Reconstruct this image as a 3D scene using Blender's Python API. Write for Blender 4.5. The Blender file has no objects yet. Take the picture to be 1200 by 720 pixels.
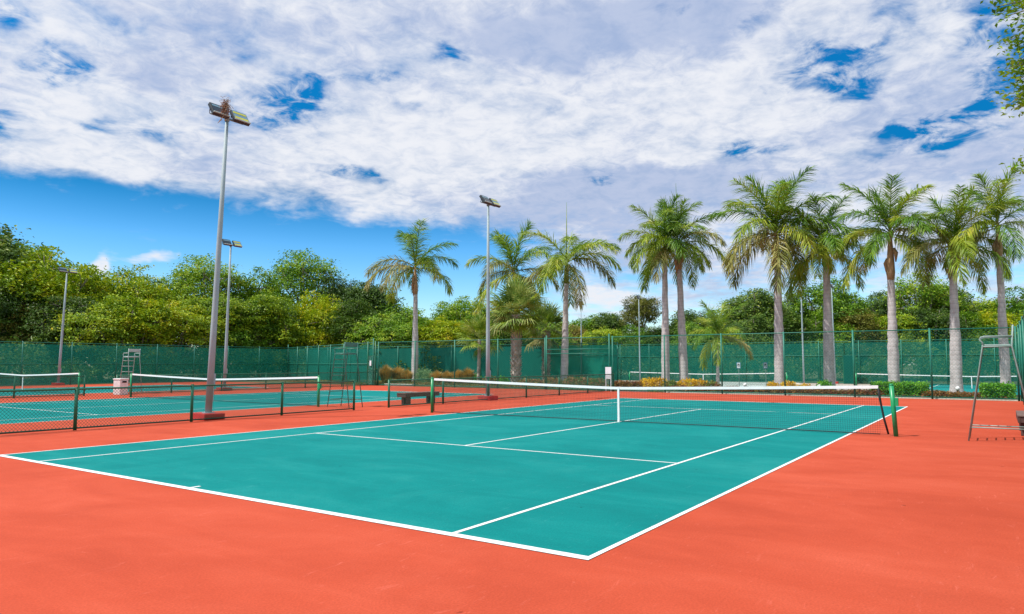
import bpy, math, random
import numpy as np
from mathutils import Vector, Matrix
random.seed(7); rng = np.random.default_rng(11)
PI = math.pi
scene = bpy.context.scene
col = scene.collection

# ------------------------------------------------------------------ camera
CAM = Vector((-5.0746, -2.7451, 1.5274)); YAW = 0.60016; PITCH = 0.0797; F = 829.17
fw = Vector((math.cos(YAW)*math.cos(PITCH), math.sin(YAW)*math.cos(PITCH), math.sin(PITCH)))
rt = fw.cross(Vector((0, 0, 1))).normalized(); up = rt.cross(fw)
cd = bpy.data.cameras.new('camera'); cam = bpy.data.objects.new('camera', cd); col.objects.link(cam)
cam.matrix_world = Matrix((( rt.x, up.x, -fw.x, CAM.x), (rt.y, up.y, -fw.y, CAM.y), (rt.z, up.z, -fw.z, CAM.z), (0, 0, 0, 1)))
cd.sensor_width = 36; cd.lens = F/1200*36; cd.clip_end = 2000; cd.clip_start = 0.05
scene.camera = cam

def ray(px, py):
    return fw + rt*(px-600)/F - up*(py-360)/F
def on_x(px, py, x):
    d = ray(px, py); return CAM + d*((x-CAM.x)/d.x)
def on_y(px, py, y):
    d = ray(px, py); return CAM + d*((y-CAM.y)/d.y)
def on_z(px, py, z=0):
    d = ray(px, py); return CAM + d*((z-CAM.z)/d.z)
def on_d(px, py, dist):
    return CAM + ray(px, py)*dist
def depth(p): return (Vector(p)-CAM).dot(fw)

# ------------------------------------------------------------------ objects
def tag(o, label=None, cat=None, group=None, kind=None):
    if label: o['label'] = label
    if cat: o['category'] = cat
    if group: o['group'] = group
    if kind: o['kind'] = kind
    return o
def empty(name, label, cat, loc=(0, 0, 0), rz=0, group=None):
    o = bpy.data.objects.new(name, None); col.objects.link(o); o.empty_display_size = .2
    o.location = loc; o.rotation_euler = (0, 0, rz)
    return tag(o, label, cat, group)

class MB:
    def __init__(s): s.v = []; s.f = []; s.mi = []; s.m = 0
    def add(s, vs, fs):
        b = len(s.v); s.v += [tuple(v) for v in vs]
        s.f += [tuple(b+i for i in f) for f in fs]; s.mi += [s.m]*len(fs); return s
    def box(s, c, size, rz=0, M=None):
        hx, hy, hz = size[0]/2, size[1]/2, size[2]/2
        vs = [Vector((x, y, z)) for x in (-hx, hx) for y in (-hy, hy) for z in (-hz, hz)]
        R = M if M is not None else Matrix.Rotation(rz, 3, 'Z')
        c = Vector(c)
        return s.add([c + R @ v for v in vs], [(0, 1, 3, 2), (4, 6, 7, 5), (0, 4, 5, 1), (2, 3, 7, 6), (0, 2, 6, 4), (1, 5, 7, 3)])
    def tube(s, pts, rad, n=8, cap=True):
        pts = [Vector(p) for p in pts]
        if not hasattr(rad, '__len__'): rad = [rad]*len(pts)
        b = len(s.v); prev = None
        for i, p in enumerate(pts):
            t = (pts[min(i+1, len(pts)-1)] - pts[max(i-1, 0)]).normalized()
            if prev is None:
                a = Vector((0, 0, 1)) if abs(t.z) < .9 else Vector((1, 0, 0))
                u = t.cross(a).normalized()
            else: u = (prev - t*prev.dot(t)).normalized()
            prev = u; w = t.cross(u)
            for k in range(n):
                an = 2*PI*k/n
                s.v.append(tuple(p + (u*math.cos(an) + w*math.sin(an))*rad[i]))
        nf = 0
        for i in range(len(pts)-1):
            for k in range(n):
                k2 = (k+1) % n
                s.f.append((b+i*n+k, b+i*n+k2, b+(i+1)*n+k2, b+(i+1)*n+k)); nf += 1
        if cap:
            s.f.append(tuple(b+k for k in range(n))[::-1]); s.f.append(tuple(b+(len(pts)-1)*n+k for k in range(n))); nf += 2
        s.mi += [s.m]*nf; return s
    def quad(s, a, b, c, d): return s.add([a, b, c, d], [(0, 1, 2, 3)])
    def mesh(s, name, mats, smooth=False):
        me = bpy.data.meshes.new(name); me.from_pydata(s.v, [], s.f)
        for m in (mats if isinstance(mats, (list, tuple)) else [mats]): me.materials.append(m)
        if any(s.mi): me.polygons.foreach_set('material_index', s.mi)
        if smooth: me.polygons.foreach_set('use_smooth', [True]*len(me.polygons))
        me.update(); return me
    def build(s, name, mats, parent=None, smooth=False, loc=None):
        return link(name, s.mesh(name, mats, smooth), parent, loc)
def link(name, me, parent=None, loc=None, rot=None, scale=None):
    o = bpy.data.objects.new(name, me); col.objects.link(o)
    if parent is not None: o.parent = parent
    if loc is not None: o.location = loc
    if rot is not None: o.rotation_euler = rot
    if scale is not None: o.scale = scale
    return o
def kids(o): return [c for c in bpy.data.objects if c.parent == o]
def copy_tree(o, parent=None):
    c = o.copy(); col.objects.link(c); c.parent = parent
    for ch in kids(o): copy_tree(ch, c)
    return c
def bevel(o, w, seg=2):
    m = o.modifiers.new('bevel', 'BEVEL'); m.width = w; m.segments = seg; m.limit_method = 'ANGLE'; return o

# ------------------------------------------------------------------ materials
def nt(name):
    m = bpy.data.materials.new(name); m.use_nodes = True
    n = m.node_tree; b = n.nodes['Principled BSDF']; return m, n, b
def ramp(n, stops, fac=None):
    r = n.nodes.new('ShaderNodeValToRGB'); e = r.color_ramp.elements
    while len(e) > 1: e.remove(e[-1])
    e[0].position = stops[0][0]; e[0].color = (*stops[0][1], 1)
    for p, c in stops[1:]:
        x = e.new(p); x.color = (*c, 1)
    if fac is not None: n.links.new(fac, r.inputs[0])
    return r.outputs[0]
def noise(n, scale, detail=4, rough=.55, vec=None, dist=0):
    t = n.nodes.new('ShaderNodeTexNoise'); t.inputs['Scale'].default_value = scale
    t.inputs['Detail'].default_value = detail; t.inputs['Roughness'].default_value = rough; t.inputs['Distortion'].default_value = dist
    if vec is not None: n.links.new(vec, t.inputs['Vector'])
    return t.outputs['Fac']
def mapping(n, src, scale=(1, 1, 1), rot=(0, 0, 0)):
    mp = n.nodes.new('ShaderNodeMapping'); mp.inputs['Scale'].default_value = scale; mp.inputs['Rotation'].default_value = rot
    n.links.new(src, mp.inputs[0]); return mp.outputs[0]
def coord(n, k='Object'): return n.nodes.new('ShaderNodeTexCoord').outputs[k]
def mixc(n, a, b, fac, mode='MIX'):
    m = n.nodes.new('ShaderNodeMix'); m.data_type = 'RGBA'; m.blend_type = mode
    for sock, v in ((m.inputs[0], fac), (m.inputs[6], a), (m.inputs[7], b)):
        if isinstance(v, bpy.types.NodeSocket): n.links.new(v, sock)
        elif isinstance(v, tuple): sock.default_value = (*v, 1)
        else: sock.default_value = v
    return m.outputs[2]
def bump(n, b, h, strength=.3, dist=.02):
    bp = n.nodes.new('ShaderNodeBump'); bp.inputs['Strength'].default_value = strength; bp.inputs['Distance'].default_value = dist
    n.links.new(h, bp.inputs['Height']); n.links.new(bp.outputs[0], b.inputs['Normal'])
def simple(name, c, rough=.5, metal=0, var=.12, scale=6, spec=.5):
    m, n, b = nt(name)
    c0 = tuple(x*(1-var) for x in c); c1 = tuple(min(1, x*(1+var)) for x in c)
    f = noise(n, scale, 5, .6, coord(n))
    n.links.new(ramp(n, [(.3, c0), (.7, c1)], f), b.inputs['Base Color'])
    b.inputs['Roughness'].default_value = rough; b.inputs['Metallic'].default_value = metal
    b.inputs['Specular IOR Level'].default_value = spec
    return m
def court_mat(name, base, dark, light, seed=0):
    m, n, b = nt(name); co = coord(n)
    big = noise(n, .30, 7, .68, co, .9)
    med = noise(n, 1.3, 6, .65, mapping(n, co, (1, .35, 1), (0, 0, .5+seed)), .8)
    fine = noise(n, 60, 3, .7, co)
    spots = noise(n, 7, 2, .5, co)
    c = ramp(n, [(.3, dark), (.5, base), (.72, light)], big)
    c2 = ramp(n, [(.28, dark), (.52, base), (.78, light)], med)
    c = mixc(n, c, c2, .5)
    g = ramp(n, [(.3, (.84, .84, .84)), (.7, (1.14, 1.14, 1.14))], fine)
    c = mixc(n, c, g, 1.0, 'MULTIPLY')
    vo = n.nodes.new('ShaderNodeTexVoronoi'); vo.inputs['Scale'].default_value = 1.15; n.links.new(co, vo.inputs[0])
    vs = n.nodes.new('ShaderNodeMath'); vs.operation = 'MULTIPLY_ADD'; vs.inputs[1].default_value = .05; vs.inputs[2].default_value = 0; n.links.new(noise(n, 25, 3, .6, co), vs.inputs[0])
    va = n.nodes.new('ShaderNodeMath'); va.operation = 'ADD'; n.links.new(vo.outputs['Distance'], va.inputs[0]); n.links.new(vs.outputs[0], va.inputs[1])
    sp = ramp(n, [(.050, (1, 1, 1)), (.058, (0, 0, 0))], va.outputs[0])
    c = mixc(n, c, tuple(x*.55 for x in base), sp)
    # pale hairline scuffs left by shoes and balls
    sc = noise(n, 2.2, 8, .75, mapping(n, co, (1, 5, 1), (0, 0, 1.1)), 1.5)
    sm = ramp(n, [(.60, (0, 0, 0)), (.70, (.5, .5, .5))], sc)
    c = mixc(n, c, tuple(min(1, x*1.25+.06) for x in base), sm)
    n.links.new(c, b.inputs['Base Color'])
    b.inputs['Roughness'].default_value = .85; b.inputs['Specular IOR Level'].default_value = .07
    bump(n, b, noise(n, 350, 2, .5, co), .15, .002)
    return m
RED = court_mat('red_acrylic', (.47, .074, .036), (.375, .054, .026), (.56, .106, .058))
TEAL = court_mat('teal_acrylic', (.003, .198, .190), (.002, .145, .143), (.024, .262, .245), .7)
def line_mat():
    m, n, b = nt('white_line_paint'); co = coord(n)
    f = noise(n, 9, 6, .7, co); n.links.new(ramp(n, [(.27, (.50, .54, .52)), (.42, (.70, .71, .70)), (.6, (.80, .81, .80))], f), b.inputs['Base Color'])
    b.inputs['Roughness'].default_value = .7; return m
LINE = line_mat()
def ground_mat():
    m, n, b = nt('planted_ground'); co = coord(n)
    f = noise(n, .6, 8, .7, co)
    n.links.new(ramp(n, [(.3, (.045, .055, .018)), (.5, (.09, .10, .03)), (.7, (.16, .13, .08))], f), b.inputs['Base Color'])
    b.inputs['Roughness'].default_value = .95; bump(n, b, noise(n, 12, 6, .7, co), .6, .05); return m
GROUND = ground_mat()
GREENM = simple('green_paint', (.006, .13, .065), .45, 0, .15, 9)
FENCEG = simple('fence_green', (.008, .17, .115), .5, 0, .15, 9)
GREENP = simple('bright_green_paint', (.012, .30, .11), .35, 0, .2, 7)
DKGREEN = simple('dark_green_paint', (.006, .06, .035), .4, 0, .15, 9)
WIRE = simple('green_wire', (.012, .20, .13), .5)
BLACK = simple('black_cord', (.012, .012, .014), .7)
NETW = simple('net_twine', (.03, .04, .04), .8)
WHITE = simple('white_tape', (.86, .86, .87), .75, 0, .05, 10)
GALV = simple('galvanised_steel', (.31, .39, .42), .6, 0, .08, 3)
LGALV = simple('pale_chair_tube', (.40, .48, .46), .45, .2, .1, 6)
CHAIRG = simple('grey_green_tube', (.26, .36, .33), .45, 0, .2, 6)
CHAIRD = simple('dark_green_tube', (.05, .17, .13), .45, .1, .2, 6)
CONC = simple('painted_plinth', (.48, .018, .016), .7, 0, .2, 4)
WOOD = simple('dark_bench_wood', (.085, .045, .038), .65, 0, .35, 14)
WOODT = simple('bench_top_wood', (.17, .10, .085), .65, 0, .3, 12)
KERB = simple('pale_kerb', (.62, .58, .50), .85, 0, .15, 5)
HOUS = simple('lamp_housing', (.045, .05, .055), .45, .4, .2, 9)
NEST = simple('dry_twigs', (.30, .17, .11), .9, 0, .4, 30)
BINW = simple('bin_plastic', (.70, .66, .64), .5, 0, .12, 5)
SIGNW = simple('sign_white', (.70, .76, .80), .5, 0, .06, 5)
SIGNB = simple('sign_blue', (.05, .22, .32), .5)
DARK = simple('dark_void', (.01, .01, .012), .6)
YEL = simple('yellow_reflector', (.62, .58, .04), .3)
GLOBE = simple('white_globe', (.85, .85, .85), .3)
def glass_mat():
    m, n, b = nt('lamp_glass'); b.inputs['Base Color'].default_value = (.02, .035, .05, 1); b.inputs['Roughness'].default_value = .08; return m
GLASS = glass_mat()
REFL = simple('lamp_reflector', (.22, .38, .44), .25, .5)

def screen_mat(name, c, trans):
    m, n, b = nt(name); co = coord(n)
    f = noise(n, .8, 5, .6, mapping(n, co, (1, 1, .3)))
    n.links.new(ramp(n, [(.3, tuple(x*.8 for x in c)), (.7, tuple(x*1.2 for x in c))], f), b.inputs['Base Color'])
    b.inputs['Roughness'].default_value = .85; b.inputs['Specular IOR Level'].default_value = .2
    out = [x for x in n.nodes if x.type == 'OUTPUT_MATERIAL'][0]
    tl = n.nodes.new('ShaderNodeBsdfTranslucent'); tl.inputs[0].default_value = (*c, 1)
    a = n.nodes.new('ShaderNodeMixShader'); a.inputs[0].default_value = .35
    n.links.new(b.outputs[0], a.inputs[1]); n.links.new(tl.outputs[0], a.inputs[2])
    tr = n.nodes.new('ShaderNodeBsdfTransparent'); mx = n.nodes.new('ShaderNodeMixShader'); mx.inputs[0].default_value = trans
    n.links.new(a.outputs[0], mx.inputs[1]); n.links.new(tr.outputs[0], mx.inputs[2]); n.links.new(mx.outputs[0], out.inputs[0])
    return m
SCR_OPAQUE = screen_mat('windscreen_dense', (.0055, .15, .115), .06)
SCR_MID = screen_mat('windscreen_open', (.008, .21, .16), .42)
SCR_BACK = screen_mat('windscreen_pale', (.014, .30, .22), .52)
SCR_PANEL = screen_mat('windscreen_weathered', (.008, .25, .175), .25)
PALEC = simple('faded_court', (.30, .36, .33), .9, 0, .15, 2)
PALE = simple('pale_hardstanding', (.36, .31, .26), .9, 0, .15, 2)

def leaf_mat(name, stops, trans=.22, clump=.9, rough=.5):
    m, n, b = nt(name)
    geo = n.nodes.new('ShaderNodeNewGeometry')
    oi = n.nodes.new('ShaderNodeObjectInfo')
    cl = noise(n, clump, 3, .6, geo.outputs['Position'])
    a = n.nodes.new('ShaderNodeMath'); a.operation = 'MULTIPLY_ADD'; a.inputs[1].default_value = .36; n.links.new(geo.outputs['Random Per Island'], a.inputs[0])
    s = n.nodes.new('ShaderNodeMath'); s.operation = 'MULTIPLY_ADD'; s.inputs[1].default_value = .30; n.links.new(oi.outputs['Random'], s.inputs[0])
    c3 = n.nodes.new('ShaderNodeMapRange'); c3.inputs[1].default_value = .3; c3.inputs[2].default_value = .7; c3.inputs[3].default_value = -.18; c3.inputs[4].default_value = .55
    n.links.new(cl, c3.inputs[0]); n.links.new(c3.outputs[0], s.inputs[2]); n.links.new(s.outputs[0], a.inputs[2])
    c = ramp(n, stops, a.outputs[0])
    n.links.new(c, b.inputs['Base Color']); b.inputs['Roughness'].default_value = rough; b.inputs['Specular IOR Level'].default_value = .35
    tl = n.nodes.new('ShaderNodeBsdfTranslucent'); n.links.new(c, tl.inputs[0])
    mx = n.nodes.new('ShaderNodeMixShader'); mx.inputs[0].default_value = trans
    out = [x for x in n.nodes if x.type == 'OUTPUT_MATERIAL'][0]
    n.links.new(b.outputs[0], mx.inputs[1]); n.links.new(tl.outputs[0], mx.inputs[2]); n.links.new(mx.outputs[0], out.inputs[0])
    return m
LEAF_Y = leaf_mat('leaves_yellow_green', [(0, (.05, .12, .006)), (.4, (.20, .34, .008)), (.7, (.44, .52, .010)), (1, (.68, .56, .02))])
LEAF_G = leaf_mat('leaves_mid_green', [(0, (.03, .09, .008)), (.45, (.12, .27, .010)), (.75, (.27, .43, .014)), (1, (.46, .50, .04))])
LEAF_D = leaf_mat('leaves_dark_green', [(0, (.018, .05, .008)), (.5, (.07, .15, .014)), (.8, (.17, .27, .025)), (1, (.36, .40, .06))])
LEAF_O = leaf_mat('leaves_olive', [(0, (.06, .08, .015)), (.5, (.18, .20, .025)), (.8, (.32, .29, .05)), (1, (.42, .27, .09))])
HEDGE = leaf_mat('hedge_leaves', [(0, (.04, .16, .012)), (.5, (.12, .38, .02)), (1, (.26, .55, .04))], clump=3)
CROTON = leaf_mat('croton_leaves', [(0, (.20, .035, .03)), (.35, (.32, .09, .04)), (.6, (.22, .14, .03)), (.8, (.42, .20, .05)), (1, (.55, .30, .10))], clump=3)
ORANGE = leaf_mat('yellow_orange_leaves', [(0, (.28, .22, .01)), (.35, (.70, .40, .01)), (.7, (.80, .56, .02)), (1, (.40, .42, .02))], clump=2)
GRASSO = leaf_mat('amber_grass', [(0, (.20, .17, .03)), (.5, (.50, .30, .06)), (1, (.62, .44, .12))], clump=2)
GREYG = leaf_mat('grey_green_leaves', [(0, (.10, .20, .08)), (.5, (.22, .38, .16)), (1, (.36, .50, .25))], clump=2)
MIXED = leaf_mat('mixed_low_leaves', [(0, (.07, .12, .02)), (.4, (.17, .24, .03)), (.7, (.42, .16, .09)), (1, (.44, .32, .10))], clump=3)
FR_G = leaf_mat('palm_green', [(0, (.05, .14, .018)), (.4, (.12, .26, .02)), (.8, (.27, .39, .03)), (1, (.42, .44, .07))], .28, .8, .4)
FR_Y = leaf_mat('palm_yellowing', [(0, (.09, .18, .015)), (.4, (.22, .34, .02)), (.8, (.42, .46, .04)), (1, (.60, .50, .12))], .28, .8, .42)
FR_B = leaf_mat('palm_browning', [(0, (.10, .14, .03)), (.4, (.22, .24, .05)), (.75, (.38, .34, .10)), (1, (.52, .42, .18))], .22, .8, .5)
FR_S = leaf_mat('fan_green', [(0, (.06, .13, .03)), (.45, (.18, .29, .05)), (1, (.58, .62, .20))], .22, .9, .4)

def bark(name, c0, c1, ring=0, rs=1.0):
    m, n, b = nt(name); co = coord(n)
    f = noise(n, 3.5, 7, .7, mapping(n, co, (1, 1, .35)))
    c = ramp(n, [(.28, c0), (.68, c1)], f)
    if ring:
        w = n.nodes.new('ShaderNodeTexWave'); w.bands_direction = 'Z'; w.inputs['Scale'].default_value = ring
        w.inputs['Distortion'].default_value = 1.6; w.inputs['Detail'].default_value = 3; n.links.new(co, w.inputs[0])
        c = mixc(n, c, ramp(n, [(0, (.86, .84, .83)), (.2, (1, 1, 1))], w.outputs['Fac']), rs, 'MULTIPLY')
        bump(n, b, w.outputs['Fac'], .18, .02)
        st = noise(n, 1.1, 5, .7, mapping(n, co, (2.2, 2.2, .5)))
        c = mixc(n, c, tuple(x*.62 for x in c0), ramp(n, [(.55, (0, 0, 0)), (.68, (.8, .8, .8))], st))
    n.links.new(c, b.inputs['Base Color']); b.inputs['Roughness'].default_value = .88; return m
TRUNK = bark('palm_trunk_grey', (.34, .31, .31), (.64, .60, .59), 1.4)
SHAFT_G = bark('crownshaft_green', (.10, .17, .03), (.22, .28, .05))
SHAFT_B = bark('crownshaft_brown', (.27, .16, .085), (.50, .33, .18))
FTRUNK = bark('fan_palm_trunk', (.16, .12, .10), (.62, .54, .47))
BARK = bark('tree_bark', (.14, .11, .09), (.40, .35, .29))

# ------------------------------------------------------------------ world, sun, render
sun_dir = Vector((-.80, .60, 0)).normalized(); ELEV = math.radians(58)
sd = Vector((sun_dir.x*math.cos(ELEV), sun_dir.y*math.cos(ELEV), math.sin(ELEV)))
L = bpy.data.lights.new('sun', 'SUN'); L.energy = 4.9; L.angle = math.radians(.5); L.color = (1, .955, .88)
sun = bpy.data.objects.new('sun', L); col.objects.link(sun); sun.rotation_euler = sd.to_track_quat('Z', 'Y').to_euler()
w = bpy.data.worlds.new('World'); scene.world = w; w.use_nodes = True; n = w.node_tree
bg = n.nodes['Background']; bg.inputs[1].default_value = .1
def M(op, a, b=None, c=None):
    m = n.nodes.new('ShaderNodeMath'); m.operation = op
    for i, v in enumerate((a, b, c)):
        if v is None: continue
        if isinstance(v, bpy.types.NodeSocket): n.links.new(v, m.inputs[i])
        else: m.inputs[i].default_value = v
    return m.outputs[0]
def VM(op, a, b=None):
    m = n.nodes.new('ShaderNodeVectorMath'); m.operation = op
    for i, v in enumerate((a, b)):
        if v is None: continue
        if isinstance(v, bpy.types.NodeSocket): n.links.new(v, m.inputs[i])
        else: m.inputs[i].default_value = v
    return m.outputs['Value'] if op in ('DOT_PRODUCT', 'LENGTH') else m.outputs[0]
def SS(x, a, b, lo=0, hi=1):
    m = n.nodes.new('ShaderNodeMapRange'); m.interpolation_type = 'SMOOTHSTEP'
    n.links.new(x, m.inputs[0]); m.inputs[1].default_value = a; m.inputs[2].default_value = b
    m.inputs[3].default_value = lo; m.inputs[4].default_value = hi; return m.outputs[0]
sky = n.nodes.new('ShaderNodeTexSky'); sky.sky_type = 'NISHITA'; sky.sun_disc = False
sky.sun_elevation = ELEV; sky.sun_rotation = math.atan2(sun_dir.x, sun_dir.y)
sky.air_density = 1; sky.dust_density = .5; sky.ozone_density = 2
D = coord(n, 'Generated')
sp = n.nodes.new('ShaderNodeSeparateXYZ'); n.links.new(D, sp.inputs[0])
az = M('ARCTAN2', sp.outputs[1], sp.outputs[0]); el = M('ARCSINE', sp.outputs[2])
def pix(px, py):
    d = ray(px, py).normalized(); return math.atan2(d.y, d.x), math.asin(d.z)
# clouds drift on a flat layer overhead: direction divided by height
inv = M('DIVIDE', 1.0, M('ADD', M('MAXIMUM', sp.outputs[2], 0.0), .16))
lay = VM('MULTIPLY', D, (1, 1, 0))
sc = n.nodes.new('ShaderNodeVectorMath'); sc.operation = 'SCALE'; n.links.new(lay, sc.inputs[0]); n.links.new(inv, sc.inputs['Scale'])
lay = sc.outputs[0]
cmb = n.nodes.new('ShaderNodeCombineXYZ'); n.links.new(az, cmb.inputs[0]); n.links.new(el, cmb.inputs[1])
def wn(scale, detail, rough, vec, dist=0, off=(0, 0, 0)):
    t = n.nodes.new('ShaderNodeTexNoise'); t.inputs['Scale'].default_value = scale; t.inputs['Detail'].default_value = detail
    t.inputs['Roughness'].default_value = rough; t.inputs['Distortion'].default_value = dist
    n.links.new(VM('ADD', vec, off), t.inputs[0]); return t
w1 = wn(9, 4, .6, cmb.outputs[0])
warp = VM('MULTIPLY', VM('SUBTRACT', w1.outputs['Color'], (.5, .5, .5)), (.11, .07, 0))
CW = VM('ADD', cmb.outputs[0], warp)
def blob(px, py, rx, ry, wt, rot=0):
    a0, e0 = pix(px, py); v = VM('SUBTRACT', CW, (a0, e0, 0))
    if rot:
        mp = n.nodes.new('ShaderNodeMapping'); mp.vector_type = 'POINT'; mp.inputs['Rotation'].default_value = (0, 0, rot); n.links.new(v, mp.inputs[0]); v = mp.outputs[0]
    v = VM('MULTIPLY', v, (F/rx, F/ry, 0)); d2 = VM('DOT_PRODUCT', v, v)
    return M('MULTIPLY', M('POWER', 2.71828, M('MULTIPLY', d2, -1.0)), wt)
def total(bl):
    t = None
    for b in bl:
        g = blob(*b); t = g if t is None else M('ADD', t, g)
    return t
holes = total([(65, 78, 40, 17, .85), (4, 132, 34, 20, .85), (2, 15, 20, 16, .7), (262, 62, 26, 9, .5), (318, 132, 66, 28, .75), (350, 108, 34, 16, .7), (120, 150, 50, 10, .35), (205, 150, 40, 14, .35), (470, 130, 40, 8, .3),
               (400, 90, 34, 10, .45), (456, 93, 26, 10, .5), (540, 68, 24, 10, .8), (402, 203, 34, 9, .75), (150, 36, 16, 8, .3), (292, 186, 22, 8, .3),
               (716, 201, 26, 9, .8), (884, 178, 46, 12, .8), (800, 8, 42, 12, .6), (862, 30, 40, 14, .6, .35), (985, 68, 74, 24, .85, .35), (1012, 100, 34, 14, .65), (1040, 180, 50, 10, .45), (640, 12, 40, 8, .35),
               (1112, 136, 54, 15, .85), (1165, 72, 44, 66, .75), (1058, 152, 36, 9, .6), (1118, 162, 36, 9, .6), (940, 55, 24, 9, .4)])
puffs = total([(112, 312, 17, 11, 1.5), (172, 304, 26, 8, 1.1), (405, 327, 26, 8, .9), (702, 355, 26, 9, 1.0), (138, 203, 42, 11, .62), (425, 252, 30, 7, .42), (300, 196, 50, 9, .35), (60, 240, 90, 10, .2)])
a1, e1 = pix(0, 188); a2, e2 = pix(600, 268); slope = (e2-e1)/(a2-a1)
wb = wn(5, 5, .6, cmb.outputs[0], 0, (3, 1, 0))
bound = M('ADD', M('MULTIPLY_ADD', az, slope, e1 - slope*a1), M('MULTIPLY', M('SUBTRACT', wb.outputs['Fac'], .5), .10))
below = SS(M('SUBTRACT', bound, el), -.045, .05)
aR = pix(690, 280)[0]; aL = pix(540, 280)[0]
left = SS(az, aR, aL)
a3, e3 = pix(900, 335); low = SS(el, e3+.15, e3-.10, 0, .60)
fbm = wn(1.9, 9, .62, lay, .35, (2.3, .7, 0)).outputs['Fac']
shade3 = wn(14.0, 6, .65, lay, .5, (4.4, 8.2, 0)).outputs['Fac']
fine2 = wn(9.0, 7, .62, lay, .5, (1.3, 6.7, 0)).outputs['Fac']
fine = wn(6.5, 8, .6, lay, .4, (5.3, 2.7, 0)).outputs['Fac']
dens = M('ADD', M('MULTIPLY', M('SUBTRACT', fbm, .5), 1.5), M('MULTIPLY', M('SUBTRACT', fine, .5), 1.2))
dens = M('ADD', dens, .86)
dens = M('SUBTRACT', dens, M('MULTIPLY', holes, M('MULTIPLY_ADD', fine2, 4.6, -1.62)))
dens = M('SUBTRACT', dens, M('MULTIPLY', M('MULTIPLY', below, left), 1.0))
dens = M('SUBTRACT', dens, low)
dens = M('ADD', dens, puffs)
cover = M('MULTIPLY', SS(dens, .04, .86), SS(M('ADD', M('MULTIPLY', shade3, .6), M('MULTIPLY', fine2, .4)), .30, .60, .74, 1.0))
shade = wn(1.6, 8, .58, lay, .3, (9.1, 4.2, 0)).outputs['Fac']
shade2 = wn(5.0, 7, .6, cmb.outputs[0], .3, (1.1, 7.2, 0)).outputs['Fac']
grey = total([(250, 42, 150, 30, .22), (170, 85, 90, 22, .22), (640, 50, 110, 30, .25), (760, 25, 110, 26, .2), (740, 215, 130, 26, .34), (640, 250, 70, 30, .25), (900, 150, 160, 18, .12), (480, 35, 90, 22, .15),
              (1100, 200, 90, 22, .2), (760, 150, 60, 16, .12), (900, 300, 300, 50, .15)])
bright = total([(470, 175, 160, 42, .22), (110, 130, 110, 30, .2), (60, 30, 90, 22, .2), (290, 80, 60, 22, .15), (900, 100, 160, 40, .16), (795, 190, 30, 13, .5), (650, 175, 120, 22, .15), (1120, 220, 90, 20, .2),
                (112, 312, 30, 15, .4), (172, 304, 30, 12, .4), (702, 355, 30, 12, .4)])
sh = M('ADD', M('ADD', M('MULTIPLY', shade, .9), M('MULTIPLY', shade2, .6)), M('MULTIPLY', shade3, .42))
sh = M('SUBTRACT', M('ADD', sh, bright), grey)
sh = SS(M('SUBTRACT', sh, M('MULTIPLY', M('SUBTRACT', fbm, .5), .9)), .68, 1.09)
skyc = n.nodes.new('ShaderNodeHueSaturation'); n.links.new(sky.outputs[0], skyc.inputs['Color']); skyc.inputs['Saturation'].default_value = 1.35
elr = ramp(n, [(0, (1.9/2.2, 2.0/2.2, 2.1/2.2)), (.16, (.80/2.2, 1.42/2.2, 1.78/2.2)), (.235, (.03/2.2, .80/2.2, 1.06/2.2)), (.42, (.08/2.2, 1.25/2.2, 1.5/2.2)), (1, (.8/2.2, 1.3/2.2, 1.6/2.2))], el)
elv = n.nodes.new('ShaderNodeVectorMath'); elv.operation = 'SCALE'; elv.inputs['Scale'].default_value = 2.2; n.links.new(elr, elv.inputs[0]); skyc.inputs['Value'].default_value = 1.0
tint = n.nodes.new('ShaderNodeMix'); tint.data_type = 'RGBA'; tint.blend_type = 'MULTIPLY'; tint.inputs[0].default_value = 1
n.links.new(skyc.outputs[0], tint.inputs[6]); n.links.new(elv.outputs[0], tint.inputs[7])
cc = n.nodes.new('ShaderNodeMix'); cc.data_type = 'RGBA'; n.links.new(sh, cc.inputs[0]); cc.inputs[6].default_value = (5.0, 5.8, 7.8, 1); cc.inputs[7].default_value = (8.6, 8.8, 9.4, 1)
fin = n.nodes.new('ShaderNodeMix'); fin.data_type = 'RGBA'; n.links.new(cover, fin.inputs[0]); n.links.new(tint.outputs[2], fin.inputs[6]); n.links.new(cc.outputs[2], fin.inputs[7])
n.links.new(fin.outputs[2], bg.inputs[0])
scene.view_settings.view_transform = 'Standard'; scene.view_settings.look = 'None'; scene.view_settings.gamma = 1; scene.view_settings.exposure = 0
scene.render.resolution_x = 1024; scene.render.resolution_y = 614
scene.render.engine = 'CYCLES'; scene.cycles.transparent_max_bounces = 24; scene.cycles.max_bounces = 8

# ------------------------------------------------------------------ setting
XE = 30.6      # end fence of the near courts
def terr(x, y):
    t = max(0, min(1, (x-38.5)/3.0)); t = t*t*(3-2*t); k = max(0, min(1, (40-y)/3.0))
    return -.03 - .36*t*k
xs = [-400, -60, -20, 0, 20, 30, 38.5, 39, 39.5, 40, 40.5, 41, 41.5, 60, 90, 200, 600]; ys = [-400, -60, -20, 0, 20, 37, 38, 39, 40, 60, 90, 200, 600]
b = MB(); b.add([(x, y, terr(x, y)) for x in xs for y in ys], [(i*len(ys)+j, (i+1)*len(ys)+j, (i+1)*len(ys)+j+1, i*len(ys)+j+1) for i in range(len(xs)-1) for j in range(len(ys)-1)])
tag(b.build('ground', GROUND), kind='structure')
b = MB(); b.box((9.3, 24.45, -.1), (42.4, 56.3, .2)); tag(b.build('court_surround', RED), kind='structure')
ZF = -.32
b = MB(); b.box((54.5, 3, ZF-.1), (24, 60, .2)); tag(b.build('far_court_surround', PALE), kind='structure')
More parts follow.
